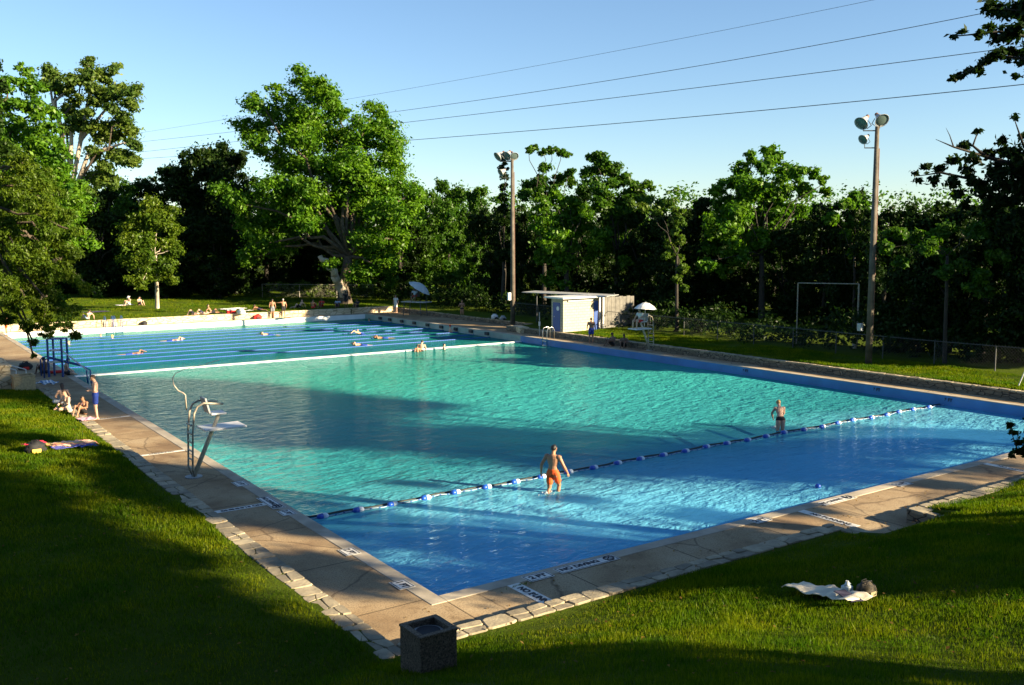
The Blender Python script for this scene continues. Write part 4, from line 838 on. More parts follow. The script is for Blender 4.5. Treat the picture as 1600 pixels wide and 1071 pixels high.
for i in range(46):
    q = r_.uniform(-.1, 1.05); x = fa[0]+(fb[0]-fa[0])*q; y = fa[1]+(fb[1]-fa[1])*q+.6; bl.append((x, y, hz(x, y)+r_.uniform(.3, 1.5), r_.uniform(.4, .8)))
tree('fence_vine', 'sunlit yellow-green vine growing over the pale far fence', (float(fa[0]), float(fa[1])+.6, hz(fa[0], fa[1])), bl, LEAF['vine'], .22, 12000, .05, None, BARKD, 91, nlimb=6, cat='vine')

# ------------------------------------------------------------------ grass blades
def blades(name, label, test, x0, x1, y0, y1, n, h, seed):
    r = np.random.default_rng(seed); x = r.uniform(x0, x1, n); y = r.uniform(y0, y1, n); k = test(x, y); x, y = x[k], y[k]; n = len(x)
    d = np.hypot(x-CAMP[0], y-CAMP[1]); s = np.clip(d/16, .7, 2.4)
    cl = np.sin(x*2.1+np.sin(y*1.7)*2)*np.sin(y*2.6+np.sin(x*1.3)*2); hh = h*(.7+.6*r.random(n))*(1+.35*cl)*s**.35; w = .011*s*(.8+.5*r.random(n)); a = r.uniform(0, 6.28, n)
    z = hill(x, y)+.05*np.sin(x*.9+1)*np.sin(y*.7)-.04; B = np.stack([x, y, z], 1); t = np.stack([np.cos(a), np.sin(a), 0*a], 1)*w[:, None]
    tip = B+np.stack([r.normal(size=n)*.4*hh, r.normal(size=n)*.4*hh, hh+.04], 1)
    tag(quads_obj(name, np.stack([B-t, B+t, tip], 1), LEAF['grass']), label, name, kind='stuff')
blades('grass', 'green grass of the left lawn and near bank', lambda x, y: (x < -2.62)&((y < 31.4))&(x > -9-(y+16)*0), -9, -2.6, -6, 31.3, 150000, .07, 1)
blades('grass', 'green grass of the right hand bank', lambda x, y: (y < -2.75)&~((x > 9.0)&(x < 12.4)&(y > -3.8)), -3, 22, -10.5, -2.7, 210000, .07, 2)
blades('grass', 'green grass of the lawn behind the right pool wall', lambda x, y: (x > 32.4), 32.4, 36.7, 2, 37, 60000, .06, 3)
blades('grass', 'green grass of the lawn beyond the far pool end', lambda x, y: (y > 67.45)&(x > -10), -10, 40, 67.4, 95, 70000, .07, 4)
r = np.random.default_rng(8); nL = 900; x = np.concatenate([r.uniform(-9, -2.2, nL//2), r.uniform(-2, 16, nL//2)]); y = np.concatenate([r.uniform(-3, 26, nL//2), r.uniform(-9.5, -.4, nL//2)])
z = np.where((x > -2.1)&(y > -2.2), .012, hill(x, y)+.05); cc = np.stack([x, y, z], 1); a = r.uniform(0, 6.28, nL); sz = r.uniform(.02, .045, nL)
u_ = np.stack([np.cos(a), np.sin(a), r.normal(size=nL)*.25], 1)*sz[:, None]; v_ = np.stack([-np.sin(a), np.cos(a), r.normal(size=nL)*.25], 1)*sz[:, None]*.6
tag(quads_obj('fallen_leaves', np.stack([cc-u_, cc+v_+[0, 0, .008], cc+u_, cc-v_+[0, 0, .008]], 1), leaf_mat('leaf_fallen', (.10, .05, .015), (.24, .15, .04))), 'dry brown leaves scattered over the near lawn and deck', 'fallen leaves', kind='stuff')
# ------------------------------------------------------------------ power lines
WIRE = mat('power_wire', (.05, .06, .07), .6)
for i, (pp, dR_, dL_, r, lb) in enumerate([
 ([(219, 205), (353, 192), (600, 143), (1280, 18), (1365, 0)], 95, 260, .022, 'topmost and faintest power line across the sky'),
 ([(219, 220), (360, 211), (615, 172), (1280, 71.6), (1540, 19.4)], 70, 230, .028, 'second power line from the top across the sky'),
 ([(219, 236.5), (320, 231), (625, 188), (1280, 118), (1530, 79)], 70, 230, .030, 'third power line from the top across the sky'),
 ([(219, 251.5), (632, 212), (1100, 185.6), (1280, 168), (1599, 129)], 65, 230, .032, 'lowest power line across the sky')]):
    xs_ = np.array([a for a, _ in pp]); ys_ = np.array([b for _, b in pp]); cf = np.polyfit(xs_, ys_, 2 if i != 0 else 2); pts = []
    for px in np.linspace(-150, 2100, 60):
        w_ = (px-100)/(1600-100); dd = 1/((1-w_)/dL_+w_/dR_); 
        if dd > 0 and dd < 600: pts.append(D(px, np.polyval(cf, px), dd))
    o0 = pts[0]; o = MB().tube([p-o0 for p in pts], r, 5).build('power_line', WIRE); o.location = tuple(o0); tag(o, lb, 'power line')

# ------------------------------------------------------------------ bin, planter, terrace at left
AGG = mat('pebble_aggregate', (.20, .15, .10), .9, bump=1., bscale=45, col2=(.05, .038, .026), vscale=38, bdist=.02)
def planter(loc, w, h, label, name='concrete_bin', m=AGG, hole=True):
    t = thing(name, loc, label, 'litter bin'); k = .07
    b = MB(); 
    for x0, x1, y0, y1 in ((-w/2, w/2, -w/2, -w/2+k), (-w/2, w/2, w/2-k, w/2), (-w/2, -w/2+k, -w/2+k, w/2-k), (w/2-k, w/2, -w/2+k, w/2-k)): b.box(x0, x1, y0, y1, -.4, h-.04)
    b.build('shell', m, t)
    r = MB(); k = .09; e = w/2+.015
    r.box(-e, e, -e, -e+k, h-.041, h, .012).box(-e, e, e-k, e, h-.041, h, .012).box(-e, -e+k, -e+k, e-k, h-.041, h, .0).box(e-k, e, -e+k, e-k, h-.041, h, .0)
    r.build('rim', m, t); MB().tube([(0, 0, .02), (0, 0, h-.09)], w*.40, 20).build('liner', GREYP, t); MB().tube([(0, 0, h-.088), (0, 0, h-.07)], w*.3, 20).build('opening_shade_disc', BLKP, t); return t  # black disc on the liner stands in for the shade inside its opening
pb = D(657, 1030, 13.3); bx, by = pb[0]+.3, pb[1]+.3
bz = D(657, 1030, 13.3)[2]; print('bin z', bz, hz(bx, by), bx, by)
planter((bx, by, hz(bx, by)-.02), .6, .69, 'square pebble faced concrete bin in deep shade by the wall corner')
p = G(40, 612, .35); planter((p[0], p[1]+.5, .33), .86, .72, 'square sunlit concrete bin at the end of the left lawn', m=mat('buff_concrete', (.50, .38, .20), .9, var=.3, vscale=12, bump=.5, bscale=50))
p = G(5, 612, .35); tw_ = thing('terrace_wall', (p[0]-1.9, p[1]+.6, .3), 'cream limestone terrace wall at the left edge of the photo', 'wall')
MB().box(-2, 2.3, 0, 3.2, -.3, 1.05).build('wall_face', FARM, tw_); MB().box(-2.05, 2.36, -.05, 3.25, 1.05, 1.15, .02).build('cap', FARM, tw_)
rl = thing('terrace_railing', (p[0]-1.9, p[1]+.9, 1.44), 'white pipe railing on the cream terrace wall', 'railing')
for x_ in (-1, .4, 1.8): MB().tube([(x_, 0, 0), (x_, 0, 1.5)], .03, 6).build('post', CREAMT, rl)
for z_ in (.1, .6, 1.1, 1.48): MB().tube([(-2, 0, z_), (1.8, 0, z_)], .022, 6).build('rail', CREAMT, rl)
p = G(22, 575, .9); q_ = G(38, 592, .35); rl = thing('stair_railing', (q_[0], q_[1]+2, .0), 'white sloping stair rails beside the sunlit concrete bin', 'railing')
for k in (0, .45): MB().tube([(-2.3+k, .6, 1.35), (-.1+k, .0, .55)], .03, 6).build('rail', WHT, rl); MB().tube([(-.1+k, 0, .55), (-.1+k, 0, 0)], .025, 6).build('post', WHT, rl)

# ------------------------------------------------------------------ towels, bags and small things
def cloth(loc, w, l, rz, m, label, name='beach_towel', cat='towel', amp=.03, seed=1, border=None, group=None, th=.012, scale=2.5):
    """crumpled towel following the ground"""
    t = []; nx_, ny_ = 22, 34; vs = []; r = random.Random(seed); off = r.uniform(0, 50); ca, sa = math.cos(rz), math.sin(rz)
    for j in range(ny_+1):
        for i in range(nx_+1):
            u = (i/nx_-.5)*w; v = (j/ny_-.5)*l
            u2 = u+.05*mnoise.noise((u*2+off, v*2, 0)); v2 = v+.05*mnoise.noise((u*2, v*2+off, 3))
            X = loc[0]+u2*ca-v2*sa; Y = loc[1]+u2*sa+v2*ca
            z = (hz(X, Y)+.055 if loc[2] is None else loc[2])+.035+amp*(mnoise.noise((u*scale*2+off, v*scale, 0))+.6*mnoise.noise((u*scale*4, v*scale*2.5+off, 1)))+amp*.4
            vs.append((X-loc[0], Y-loc[1], z))
    z0 = min(v[2] for v in vs); vs = [(a, b, c-z0) for a, b, c in vs]
    fs = [(j*(nx_+1)+i, j*(nx_+1)+i+1, (j+1)*(nx_+1)+i+1, (j+1)*(nx_+1)+i) for j in range(ny_) for i in range(nx_)]
    o = MB().add(vs, fs).build(name, m, None, True); o.location = (loc[0], loc[1], z0); sm = o.modifiers.new('s', 'SOLIDIFY'); sm.thickness = th
    tag(o, label, cat, group); return o
def stripes_mat(name, cols, scale, axis=0):
    m = bpy.data.materials.new(name); m.use_nodes = True; T = NT(m); B = T.n['Principled BSDF']; B.inputs['Roughness'].default_value = .9
    tc = T.new('ShaderNodeTexCoord').outputs['Object']; s = T.new('ShaderNodeSeparateXYZ', {0: tc})
    f = T.new('ShaderNodeMath', {0: T.new('ShaderNodeMath', {0: s.outputs[axis], 1: scale}, operation='MULTIPLY').outputs[0]}, operation='FRACT')
    c = T.ramp(f.outputs[0], [(i/len(cols), c) for i, c in enumerate(cols)]); T.n[-1]
    for n in T.n:
        if n.type == 'VALTORGB': n.color_ramp.interpolation = 'CONSTANT'
    T.l.new(c, B.inputs['Base Color']); return m
def on_ground(px, py):
    p = G(px, py, 1.)
    for _ in range(12): p = G(px, py, hz(p[0], p[1]))
    return p
a = on_ground(1238, 922); b = on_ground(1345, 945); mid = (a+b)/2; ang = math.atan2(b[1]-a[1], b[0]-a[0])
TWL = mat('cream_towel', (.72, .64, .48), .95, var=.12, vscale=6, bump=.5, bscale=120, bdist=.006)
cloth((mid[0], mid[1], None), float(np.linalg.norm(b-a))*.98, .52, ang, TWL, 'crumpled cream towel on the right hand grass', amp=.055, seed=4, scale=2.2)
NAVY = mat('navy_cloth', (.035, .03, .07), .9, var=.3, vscale=8); c = on_ground(1325, 943)
cloth((c[0], c[1], hz(c[0], c[1])+.09), .52, .2, ang-.15, NAVY, 'dark navy folded cloth lying on the cream towel', 'folded_cloth', 'cloth', .012, 9)
j_ = on_ground(1323, 934); jug = thing('water_jug', (j_[0], j_[1], hz(j_[0], j_[1])+.02), 'pale blue-white plastic water jug beside the cream towel', 'jug')
JUG = mat('milky_plastic', (.45, .52, .56), .3); MB().box(-.075, .075, -.075, .075, 0, .19, .02).build('body', JUG, jug, True)
MB().tube([(0, 0, .18), (0, 0, .22), (0, 0, .25)], [.07, .035, .03], 10).build('neck', JUG, jug, True); MB().tube([(0, 0, .25), (0, 0, .27)], .028, 10).build('cap', WHT, jug)
MB().tube([(.03, 0, .23), (.09, 0, .2), (.09, 0, .12)], .012, 6).build('handle', JUG, jug)
def bag(loc, s, label, m, seed=1, extra=None, name='beach_bag', strap=None):
    t = thing(name, loc, label, 'bag'); r = random.Random(seed)
    bm = bmesh.new(); bmesh.ops.create_icosphere(bm, subdivisions=3, radius=1)
    for v in bm.verts:
        n_ = 1+.34*mnoise.noise(v.co*2.3+Vector((seed, 0, 0)))+.12*mnoise.noise(v.co*6); v.co = Vector((v.co.x*s*1.15*n_, v.co.y*s*.8*n_, max(-.55, v.co.z)*s*.9*n_+s*.5))
    me = bpy.data.meshes.new('pouch'); bm.to_mesh(me); bm.free(); me.materials.append(m); me.polygons.foreach_set('use_smooth', [True]*len(me.polygons)); link('pouch', me, t)
    for k in (-1, 1): MB().tube([(-s*.5, k*s*.25, s*.9), (-s*.35, k*s*.3, s*1.5), (s*.35, k*s*.3, s*1.5), (s*.5, k*s*.25, s*.9)], s*.05, 6).build('strap', strap or m, t, True)
    if extra: MB().box(-s*.5, s*.5, -s*.86, -s*.74, s*.1, s*.6, s*.05).build('pocket', extra, t)
    return t
p = on_ground(1360, 935); bag((p[0]+.1, p[1]+.15, p[2]-.02), .17, 'dark patterned beach bag beside the water jug', mat('dark_pattern', (.10, .08, .05), .8, col2=(.01, .01, .012), vscale=14), 3, mat('tan_patch', (.42, .36, .20), .8, var=.5, vscale=20), strap=BLKP)
TOWL = stripes_mat('striped_towel', [(.75, .42, .12), (.80, .50, .35), (.80, .45, .30), (.70, .20, .15)], 1.6, 1)
a = on_ground(72, 704); b = on_ground(144, 697); mid = (a+b)/2; ang = math.atan2(b[1]-a[1], b[0]-a[0]); L_ = float(np.linalg.norm(b-a))
cloth((mid[0]+.1, mid[1]+.22, None), L_, .85, ang, TOWL, 'peach and orange beach towel on the left lawn', amp=.06, seed=6)
NB = mat('violet_cloth', (.09, .10, .42), .9, var=.3, vscale=7); cloth((mid[0]+.1, mid[1]-.28, None), L_*.95, .36, ang, NB, 'rumpled blue-violet towel along the front of the peach towel', amp=.05, seed=7)
p = on_ground(56, 708); bag((p[0], p[1], p[2]), .26, 'black bag with a red cloth thrown over it at the end of the peach towel', BLKP, 5, mat('yellow_patch', (.7, .45, .08), .8))
o = cloth((p[0]-.02, p[1]+.15, p[2]+.24), .62, .36, .2, mat('crimson_cloth', (.62, .02, .06), .9, var=.3), 'crimson cloth draped on the black bag', 'draped_cloth', 'cloth', .06, 12)
PLAID = stripes_mat('plaid_blue', [(.75, .78, .78), (.12, .25, .50), (.70, .74, .76), (.25, .38, .55)], 3.2, 0)
p = G(68, 604, .35); cloth((p[0]+.2, p[1]+.35, .38), .7, .9, .3, PLAID, 'blue and white checked towel heaped beside the sunlit bin', 'checked_towel', amp=.14, seed=13, scale=1.6)
p = G(88, 582, 0); o = MB().box(-.35, .35, -.2, .2, 0, .12, .04).build('rescue_float', REDP, None, True); o.location = (p[0], p[1]-.3, .01); tag(o, 'red rescue float lying under the blue guard seat', 'rescue float')
p = G(40, 578, .0); bag((p[0], p[1], .0), .3, 'dark bag with a red top on the left deck behind the bins', BLKP, 8, REDP)
for (px, py, z, lb, m, s) in ((404, 493, .0, 'dark red and black bag against the far wall below the lawn', REDP, .3), (226, 503, .2, 'small black bag on the pale far wall', BLKP, .22), (773, 503, .4, 'white bag on the dark wall between the woman and the light pole', WCLOTH, .28), (786, 506, .4, 'grey bag right of the white bag on the dark wall', GREYP, .25)):
    if py < 500 and px < 450: loc = (G(px, 499, 0)[0], 66.75, 0.01)
    elif px == 226: loc = (G(226, 508, 0)[0], 66.8, 0.01)
    else: q = onx(px, py, 34.7); loc = (34.7, q[1], .40)
    bag(loc, s, lb, m, int(px), BLKP)
# things on the far lawn
def far(px, py): return on_ground(px, py)
for (px, py, w_, l_, m, lb) in ((150, 489, 2.2, 1.2, NAVY, 'dark blue blanket on the lawn behind the seated bather at left'), (363, 484, 2.4, 1.3, WCLOTH, 'pale blanket spread on the far lawn behind the red cooler'), (194, 478, 1.6, .9, WCLOTH, 'white towel under the bather in the white hat'), (386, 487, 1.0, .5, WCLOTH, 'small white towel on the lawn right of the cooler'), (463, 489, 2.0, .7, mat('tan_towel', (.5, .35, .2), .9), 'tan towel under the reclining bather on the far lawn')):
    p = far(px, py); cloth((p[0], p[1], None), w_, l_, .3, m, lb, amp=.03, seed=int(px))
p = far(361, 491); cl = thing('cool_box', (p[0], p[1], p[2]), 'red cool box with a white lid on the far lawn edge', 'cool box'); MB().box(-.38, .38, -.22, .22, 0, .34, .03).build('body', REDP, cl, True); MB().box(-.4, .4, -.24, .24, .34, .42, .02).build('lid', WHT, cl, True)
p = far(377, 491); bag((p[0], p[1], p[2]), .32, 'white bulging bag right of the red cool box', WCLOTH, 15)
p = G(1590, 605, .4); o = thing('tool_handle', (p[0], p[1], .36), 'white pole leaning at the right edge of the far lawn', 'pole'); MB().tube([(0, 0, 0), (.1, -.35, 1.1)], .025, 6).build('shaft', WHT, o); MB().tube([(.1, -.35, 1.1), (.12, -.4, 1.25)], .04, 6).build('grip', GREYP, o)
o = MB().ball((0, 0, 0), .09, 12, 8).build('water_ball', flb, None, True); p = G(1278, 762, WZ); o.location = (p[0], p[1], WZ+.03); tag(o, 'tiny blue ball floating in the shallow end', 'ball')

# ------------------------------------------------------------------ people
SKIN = {'fair': mat('skin_fair', (.58, .36, .25), .55, var=.10, vscale=6), 'tan': mat('skin_tan', (.36, .18, .10), .55, var=.12, vscale=6), 'dark': mat('skin_brown', (.16, .08, .05), .55, var=.12, vscale=6)}
HAIR = {'brown': mat('hair_brown', (.035, .02, .012), .6), 'black': mat('hair_black', (.01, .009, .008), .5), 'blond': mat('hair_blond', (.36, .24, .09), .6, var=.4, vscale=20), 'grey': mat('hair_grey', (.4, .38, .35), .6)}
CL = {'orange': mat('cloth_orange', (.75, .10, .012), .8, var=.2, vscale=7), 'blue': mat('cloth_blue', (.015, .05, .32), .8, var=.2, vscale=7), 'black': BLKP, 'red': REDP, 'white': WCLOTH, 'navy': NAVY,
      'grey': mat('cloth_grey', (.22, .23, .26), .8, var=.2), 'sky': mat('cloth_light_blue', (.38, .48, .58), .8, var=.15), 'pink': mat('cloth_pink', (.65, .35, .42), .8), 'cream': mat('cloth_cream', (.68, .58, .40), .8), 'yellow': mat('cap_yellow', (.75, .55, .12), .6)}
EYE = mat('dark_eye', (.01, .01, .012), .2)
V3 = lambda *a: Vector(a)
def cap(mb, a, b, ra, rb, n=10, sx=1., side=None, sd=1.):
    """tapered limb with round ends; side/sd flatten the section: sx along 'side', sd across"""
    a, b = Vector(a), Vector(b); ax = (b-a); L_ = ax.length
    ax = ax.normalized() if L_ > 1e-6 else V3(0, 0, 1)
    s = (side-ax*side.dot(ax)).normalized() if side is not None else ax.orthogonal().normalized(); u = ax.cross(s)
    rows = [(-1., 0.), (-.7, .7), (0, 1.)]; vs = []
    prof = [(a+ax*(k*ra), ra*w) for k, w in rows]+[(b+ax*(k*rb), rb*w) for k, w in ((0, 1.), (.7, .7), (1., 0.))]
    for c, r in prof:
        for j in range(n):
            t = 2*math.pi*j/n; vs.append(c+s*(math.cos(t)*max(r, .001)*sx)+u*(math.sin(t)*max(r, .001)*sd))
    fs = [(i*n+j, i*n+(j+1) % n, (i+1)*n+(j+1) % n, (i+1)*n+j) for i in range(5) for j in range(n)]+[tuple(range(n-1, -1, -1)), tuple(range(5*n, 6*n))]
    mb.add(vs, fs)
def remesh(mb, name, m, parent, vox, smooth=2):
    o = mb.build(name, m); md = o.modifiers.new('r', 'REMESH'); md.mode = 'VOXEL'; md.voxel_size = vox; md.use_smooth_shade = True
    if smooth: sm = o.modifiers.new('s', 'SMOOTH'); sm.iterations = smooth; sm.factor = .5
    me = bpy.data.meshes.new_from_object(o.evaluated_get(bpy.context.evaluated_depsgraph_get())); me.name = name
    old = o.data; o.data = me; o.modifiers.clear(); bpy.data.meshes.remove(old); o.parent = parent
    me.materials.clear(); me.materials.append(m); return o
def base_pose(kind):
    """joints in metres for a 1.75 m adult facing +y: P pelvis, N neck base, k/a/t knee ankle toe, e/w elbow wrist per side (left = -x)"""
    J = dict(P=V3(0, 0, .95), N=V3(0, 0, 1.47), H=V3(0, .03, 1.64), kL=V3(-.10, .02, .50), kR=V3(.10, .02, .50), aL=V3(-.10, -.02, .09), aR=V3(.10, -.02, .09), eL=V3(-.27, -.03, 1.14), eR=V3(.27, -.03, 1.14), wL=V3(-.28, .06, .90), wR=V3(.28, .06, .90), look=V3(0, 1, 0))
    if kind == 'walk': J.update(kL=V3(-.09, -.04, .52), aL=V3(-.10, -.26, .15), kR=V3(.07, .24, .56), aR=V3(.04, .16, .13), eL=V3(-.31, -.10, 1.17), wL=V3(-.37, .0, .92), eR=V3(.31, .05, 1.16), wR=V3(.36, .18, .95), H=V3(0, .06, 1.62))
    if kind == 'crossed': J.update(eL=V3(-.28, .04, 1.16), eR=V3(.28, .04, 1.16), wL=V3(.02, .20, 1.20), wR=V3(-.04, .23, 1.15), H=V3(0, .06, 1.62), look=V3(0, 1, -.35))
    if kind == 'hips': J.update(eL=V3(-.36, -.06, 1.20), eR=V3(.36, -.06, 1.20), wL=V3(-.20, .06, 1.03), wR=V3(.20, .06, 1.03))
    if kind == 'point': J.update(eL=V3(-.40, .12, 1.36), wL=V3(-.62, .26, 1.36), N=V3(0, .06, 1.45), H=V3(0, .12, 1.61))
    if kind == 'phone': J.update(eL=V3(-.28, .04, 1.14), wL=V3(-.16, .18, 1.36), eR=V3(.30, .02, 1.15), wR=V3(.20, .2, 1.2))
    if kind == 'sit_knees': J.update(P=V3(0, 0, .12), N=V3(0, -.04, .64), H=V3(0, .05, .80), kL=V3(-.13, .38, .48), kR=V3(.13, .38, .48), aL=V3(-.12, .58, .08), aR=V3(.12, .58, .08), eL=V3(-.29, .12, .38), eR=V3(.29, .12, .38), wL=V3(-.14, .36, .40), wR=V3(.14, .36, .40))
    if kind == 'sit_lean': J.update(P=V3(0, 0, .12), N=V3(0, -.30, .56), H=V3(0, -.30, .74), kL=V3(-.12, .36, .42), kR=V3(.12, .44, .13), aL=V3(-.12, .60, .08), aR=V3(.12, .88, .08), eL=V3(-.26, -.46, .34), eR=V3(.26, -.46, .34), wL=V3(-.24, -.52, .06), wR=V3(.24, -.52, .06))
    if kind == 'sit_cross': J.update(P=V3(0, 0, .12), N=V3(0, .04, .64), H=V3(0, .13, .79), kL=V3(-.32, .26, .14), kR=V3(.32, .26, .14), aL=V3(.10, .34, .08), aR=V3(-.10, .42, .08), eL=V3(-.28, .10, .36), eR=V3(.28, .10, .36), wL=V3(-.14, .32, .24), wR=V3(.14, .32, .24), look=V3(0, 1, -.3))
    if kind == 'chair': J.update(P=V3(0, 0, .1), N=V3(0, .04, .62), H=V3(0, .11, .78), kL=V3(-.16, .45, .12), kR=V3(.16, .45, .12), aL=V3(-.17, .46, -.33), aR=V3(.17, .46, -.33), eL=V3(-.28, .14, .34), eR=V3(.28, .14, .34), wL=V3(-.15, .36, .22), wR=V3(.15, .36, .22))
    if kind == 'side': J.update(P=V3(0, 0, .12), N=V3(.16, .06, .60), H=V3(.17, .14, .76), kL=V3(-.34, .34, .12), kR=V3(-.10, .40, .14), aL=V3(-.62, .1, .08), aR=V3(-.42, .12, .1), eL=V3(-.05, .24, .36), wL=V3(-.12, .36, .14), eR=V3(.42, .02, .34), wR=V3(.48, .04, .06))
    if kind == 'lie': J.update(P=V3(0, 0, .11), N=V3(0, -.52, .13), H=V3(0, -.71, .15), kL=V3(-.11, .34, .42), kR=V3(.11, .36, .44), aL=V3(-.11, .56, .06), aR=V3(.11, .58, .06), eL=V3(-.32, -.22, .06), eR=V3(.32, -.22, .06), wL=V3(-.26, .02, .06), wR=V3(.26, .02, .06), look=V3(0, .1, 1))
    if kind == 'prone': J.update(P=V3(0, 0, .12), N=V3(0, .50, .28), H=V3(0, .60, .44), kL=V3(-.1, -.42, .08), kR=V3(.1, -.42, .08), aL=V3(-.1, -.84, .06), aR=V3(.1, -.84, .06), eL=V3(-.24, .60, .06), eR=V3(.24, .60, .06), wL=V3(-.1, .80, .05), wR=V3(.1, .80, .05))
    if kind == 'swim': J.update(P=V3(0, 0, .0), N=V3(0, .52, .05), H=V3(0, .70, .10), kL=V3(-.1, -.42, -.08), kR=V3(.1, -.42, -.02), aL=V3(-.1, -.84, -.1), aR=V3(.1, -.84, -.02), eL=V3(-.34, .50, .25), wL=V3(-.30, .80, .16), eR=V3(.30, .34, -.12), wR=V3(.3, .12, -.25), look=V3(0, .6, -.8))
    if kind == 'fly': J.update(P=V3(0, 0, .0), N=V3(0, .50, .20), H=V3(0, .68, .26), kL=V3(-.1, -.42, -.12), kR=V3(.1, -.42, -.12), aL=V3(-.1, -.84, -.1), aR=V3(.1, -.84, -.1), eL=V3(-.46, .52, .34), wL=V3(-.70, .62, .22), eR=V3(.46, .52, .34), wR=V3(.70, .62, .22))
    if kind == 'lean': J.update(N=V3(0, .16, 1.42), H=V3(0, .27, 1.55), eL=V3(-.24, .30, 1.15), eR=V3(.24, .30, 1.15), wL=V3(-.16, .40, .95), wR=V3(.16, .40, .95))
    return J
def person(loc, rz, kind, label, skin='fair', hair='brown', bottom='blue', top=None, h=1.75, long=False, fem=False, hat=None, vox=.020, group=None, fingers=False, legs='short', eyes=False, J=None, bare=False):
    t = thing('person', loc, label, 'person', group, rz); S = h/1.75; J = J or base_pose(kind)
    P, N, H = J['P'], J['N'], J['H']; sp = (N-P); spn = sp.normalized()
    X = V3(1, 0, 0); X = (X-spn*X.dot(spn)).normalized(); look = J['look'].normalized()
    W = .160 if fem else .190; b = MB()
    sh = {s: N-spn*.06+X*(sg*(W+.005)) for s, sg in (('L', -1), ('R', 1))}; hp = {s: P-spn*.02+X*(sg*.088) for s, sg in (('L', -1), ('R', 1))}
    at_ = lambda q: P+sp*q
    def torso(mb, g=0., lo=0., hi=1.):
        pr = [(-.08, .135, .105), (.05, .155 if fem else .145, .112), (.22, .140, .105), (.40, .118 if fem else .130, .092), (.62, .145 if fem else .170, .108), (.80, .155 if fem else .190, .112), (.92, .145 if fem else .178, .09), (1.0, .085, .065)]
        pr = [p for p in pr if lo <= p[0] <= hi]; u = spn.cross(X); vs = []; n = 14
        for q, rx, ry in pr:
            for j in range(n):
                a = 2*math.pi*j/n; vs.append(at_(q)+X*(math.cos(a)*(rx+g))+u*(math.sin(a)*(ry+g)))
        k = len(pr); mb.add(vs, [(i*n+j, i*n+(j+1) % n, (i+1)*n+(j+1) % n, (i+1)*n+j) for i in range(k-1) for j in range(n)]+[tuple(range(n-1, -1, -1)), tuple(range((k-1)*n, k*n))])
    torso(b)
    cap(b, N-spn*.04, H-(H-N).normalized()*.05, .066, .056)
    hd = (H-N).normalized(); side = hd.cross(look); side = side.normalized() if side.length > .1 else X; lk = (look-hd*look.dot(hd)); lk = lk.normalized() if lk.length > .1 else spn.cross(X)
    cap(b, H-hd*.045+lk*.012, H+hd*.028-lk*.006, .072, .086, 12, .92, side, 1.08)
    cap(b, H-hd*.065+lk*.045, H-hd*.05+lk*.05, .040, .040)      # jaw
    cap(b, H-hd*.005+lk*.088, H-hd*.03+lk*.108, .011, .014)      # nose
    for sg in (-1, 1): cap(b, H-hd*.015+side*(sg*.078), H+hd*.012+side*(sg*.080)-lk*.005, .012, .016)
    if fem:
        for sg in (-1, 1): q = at_(.70)+X*(sg*.07)+X.cross(spn)*-.085; cap(b, q, q+spn*.02, .058, .052)
    hands = MB()
    for s, sg in (('L', -1), ('R', 1)):
        k, a = J['k'+s], J['a'+s]; e, w = J['e'+s], J['w'+s]
        cap(b, hp[s], hp[s].lerp(k, .5), .098, .084); cap(b, hp[s].lerp(k, .5), k, .084, .060); q = k.lerp(a, .32); bk = (k-a).normalized()
        cap(b, k, q, .054, .057); cap(b, q, a, .055, .036)
        shin = (a-k).normalized(); f = V3(0, 1, 0) if 'swim' not in kind and kind not in ('prone', 'fly') else (a-k).normalized()
        f = (f-shin*f.dot(shin)*.5).normalized() if kind not in ('swim', 'prone', 'fly') else f
        if kind not in ('swim', 'prone', 'fly'): f = V3(f.x, f.y, -.08).normalized()
        heel = a-f*.045+V3(0, 0, -.045); cap(b, a, heel, .036, .030); cap(b, heel, a+f*.12+V3(0, 0, -.055), .032, .028, 10, 1.25, X)
        cap(b, a+f*.12+V3(0, 0, -.057), a+f*.165+V3(0, 0, -.062), .027, .016, 10, 1.5, X)
        cap(b, sh[s]-X*(sg*.03), sh[s]+X*(sg*.008), .066, .064); cap(b, sh[s], e, .058, .043); q = e.lerp(w, .3); cap(b, e, q, .043, .045); cap(b, q, w, .045, .028)
        d = (w-e).normalized(); sd = d.orthogonal().normalized() if abs(d.x) > .9 else (V3(0, 1, 0)-d*d.y).normalized(); pl = w+d*.05
        cap(b, w, pl+d*.03, .027, .032, 8, 1.15, sd, .55)
        nrm = d.cross(sd)*(-sg)
        for fi, (o_, ln) in enumerate(((-.030, .058), (-.010, .068), (.010, .064), (.029, .050))):
            r0 = pl+d*.035+sd*o_; c1 = r0+d*(ln*.5)+nrm*.006; c2 = c1+d*(ln*.40)+nrm*.022
            cap(b, r0, c1, .0095, .0088, 6); cap(b, c1, c2, .0088, .0072, 6)
        th0 = w+d*.02-sd*.028; th1 = th0+d*.03-sd*.028+nrm*.01; cap(b, th0, th1, .012, .0105, 6); cap(b, th1, th1+d*.028-sd*.004+nrm*.01, .0105, .0085, 6)
    M = Matrix.Scale(S, 4)
    def fin(mb, nm, m, v, sm=2):
        o = remesh(mb, nm, m, t, v, sm); o.data.transform(M); return o
    fin(b, 'body', SKIN[skin], vox if not fingers else .0075, 1 if not fingers else 2)
    # hair
    hb = MB(); cap(hb, H+hd*.030-lk*.022, H+hd*.012-lk*.034, .088, .085, 12, .98, side, 1.05); cap(hb, H+hd*.062-lk*.0, H+hd*.055+lk*.025, .065, .058, 12, 1.1, side)
    if long:
        cap(hb, H-hd*.02-lk*.05, N-spn*.06-(spn.cross(X))*-.0+lk*-.085, .075, .045, 10, 1.2, side, .7)
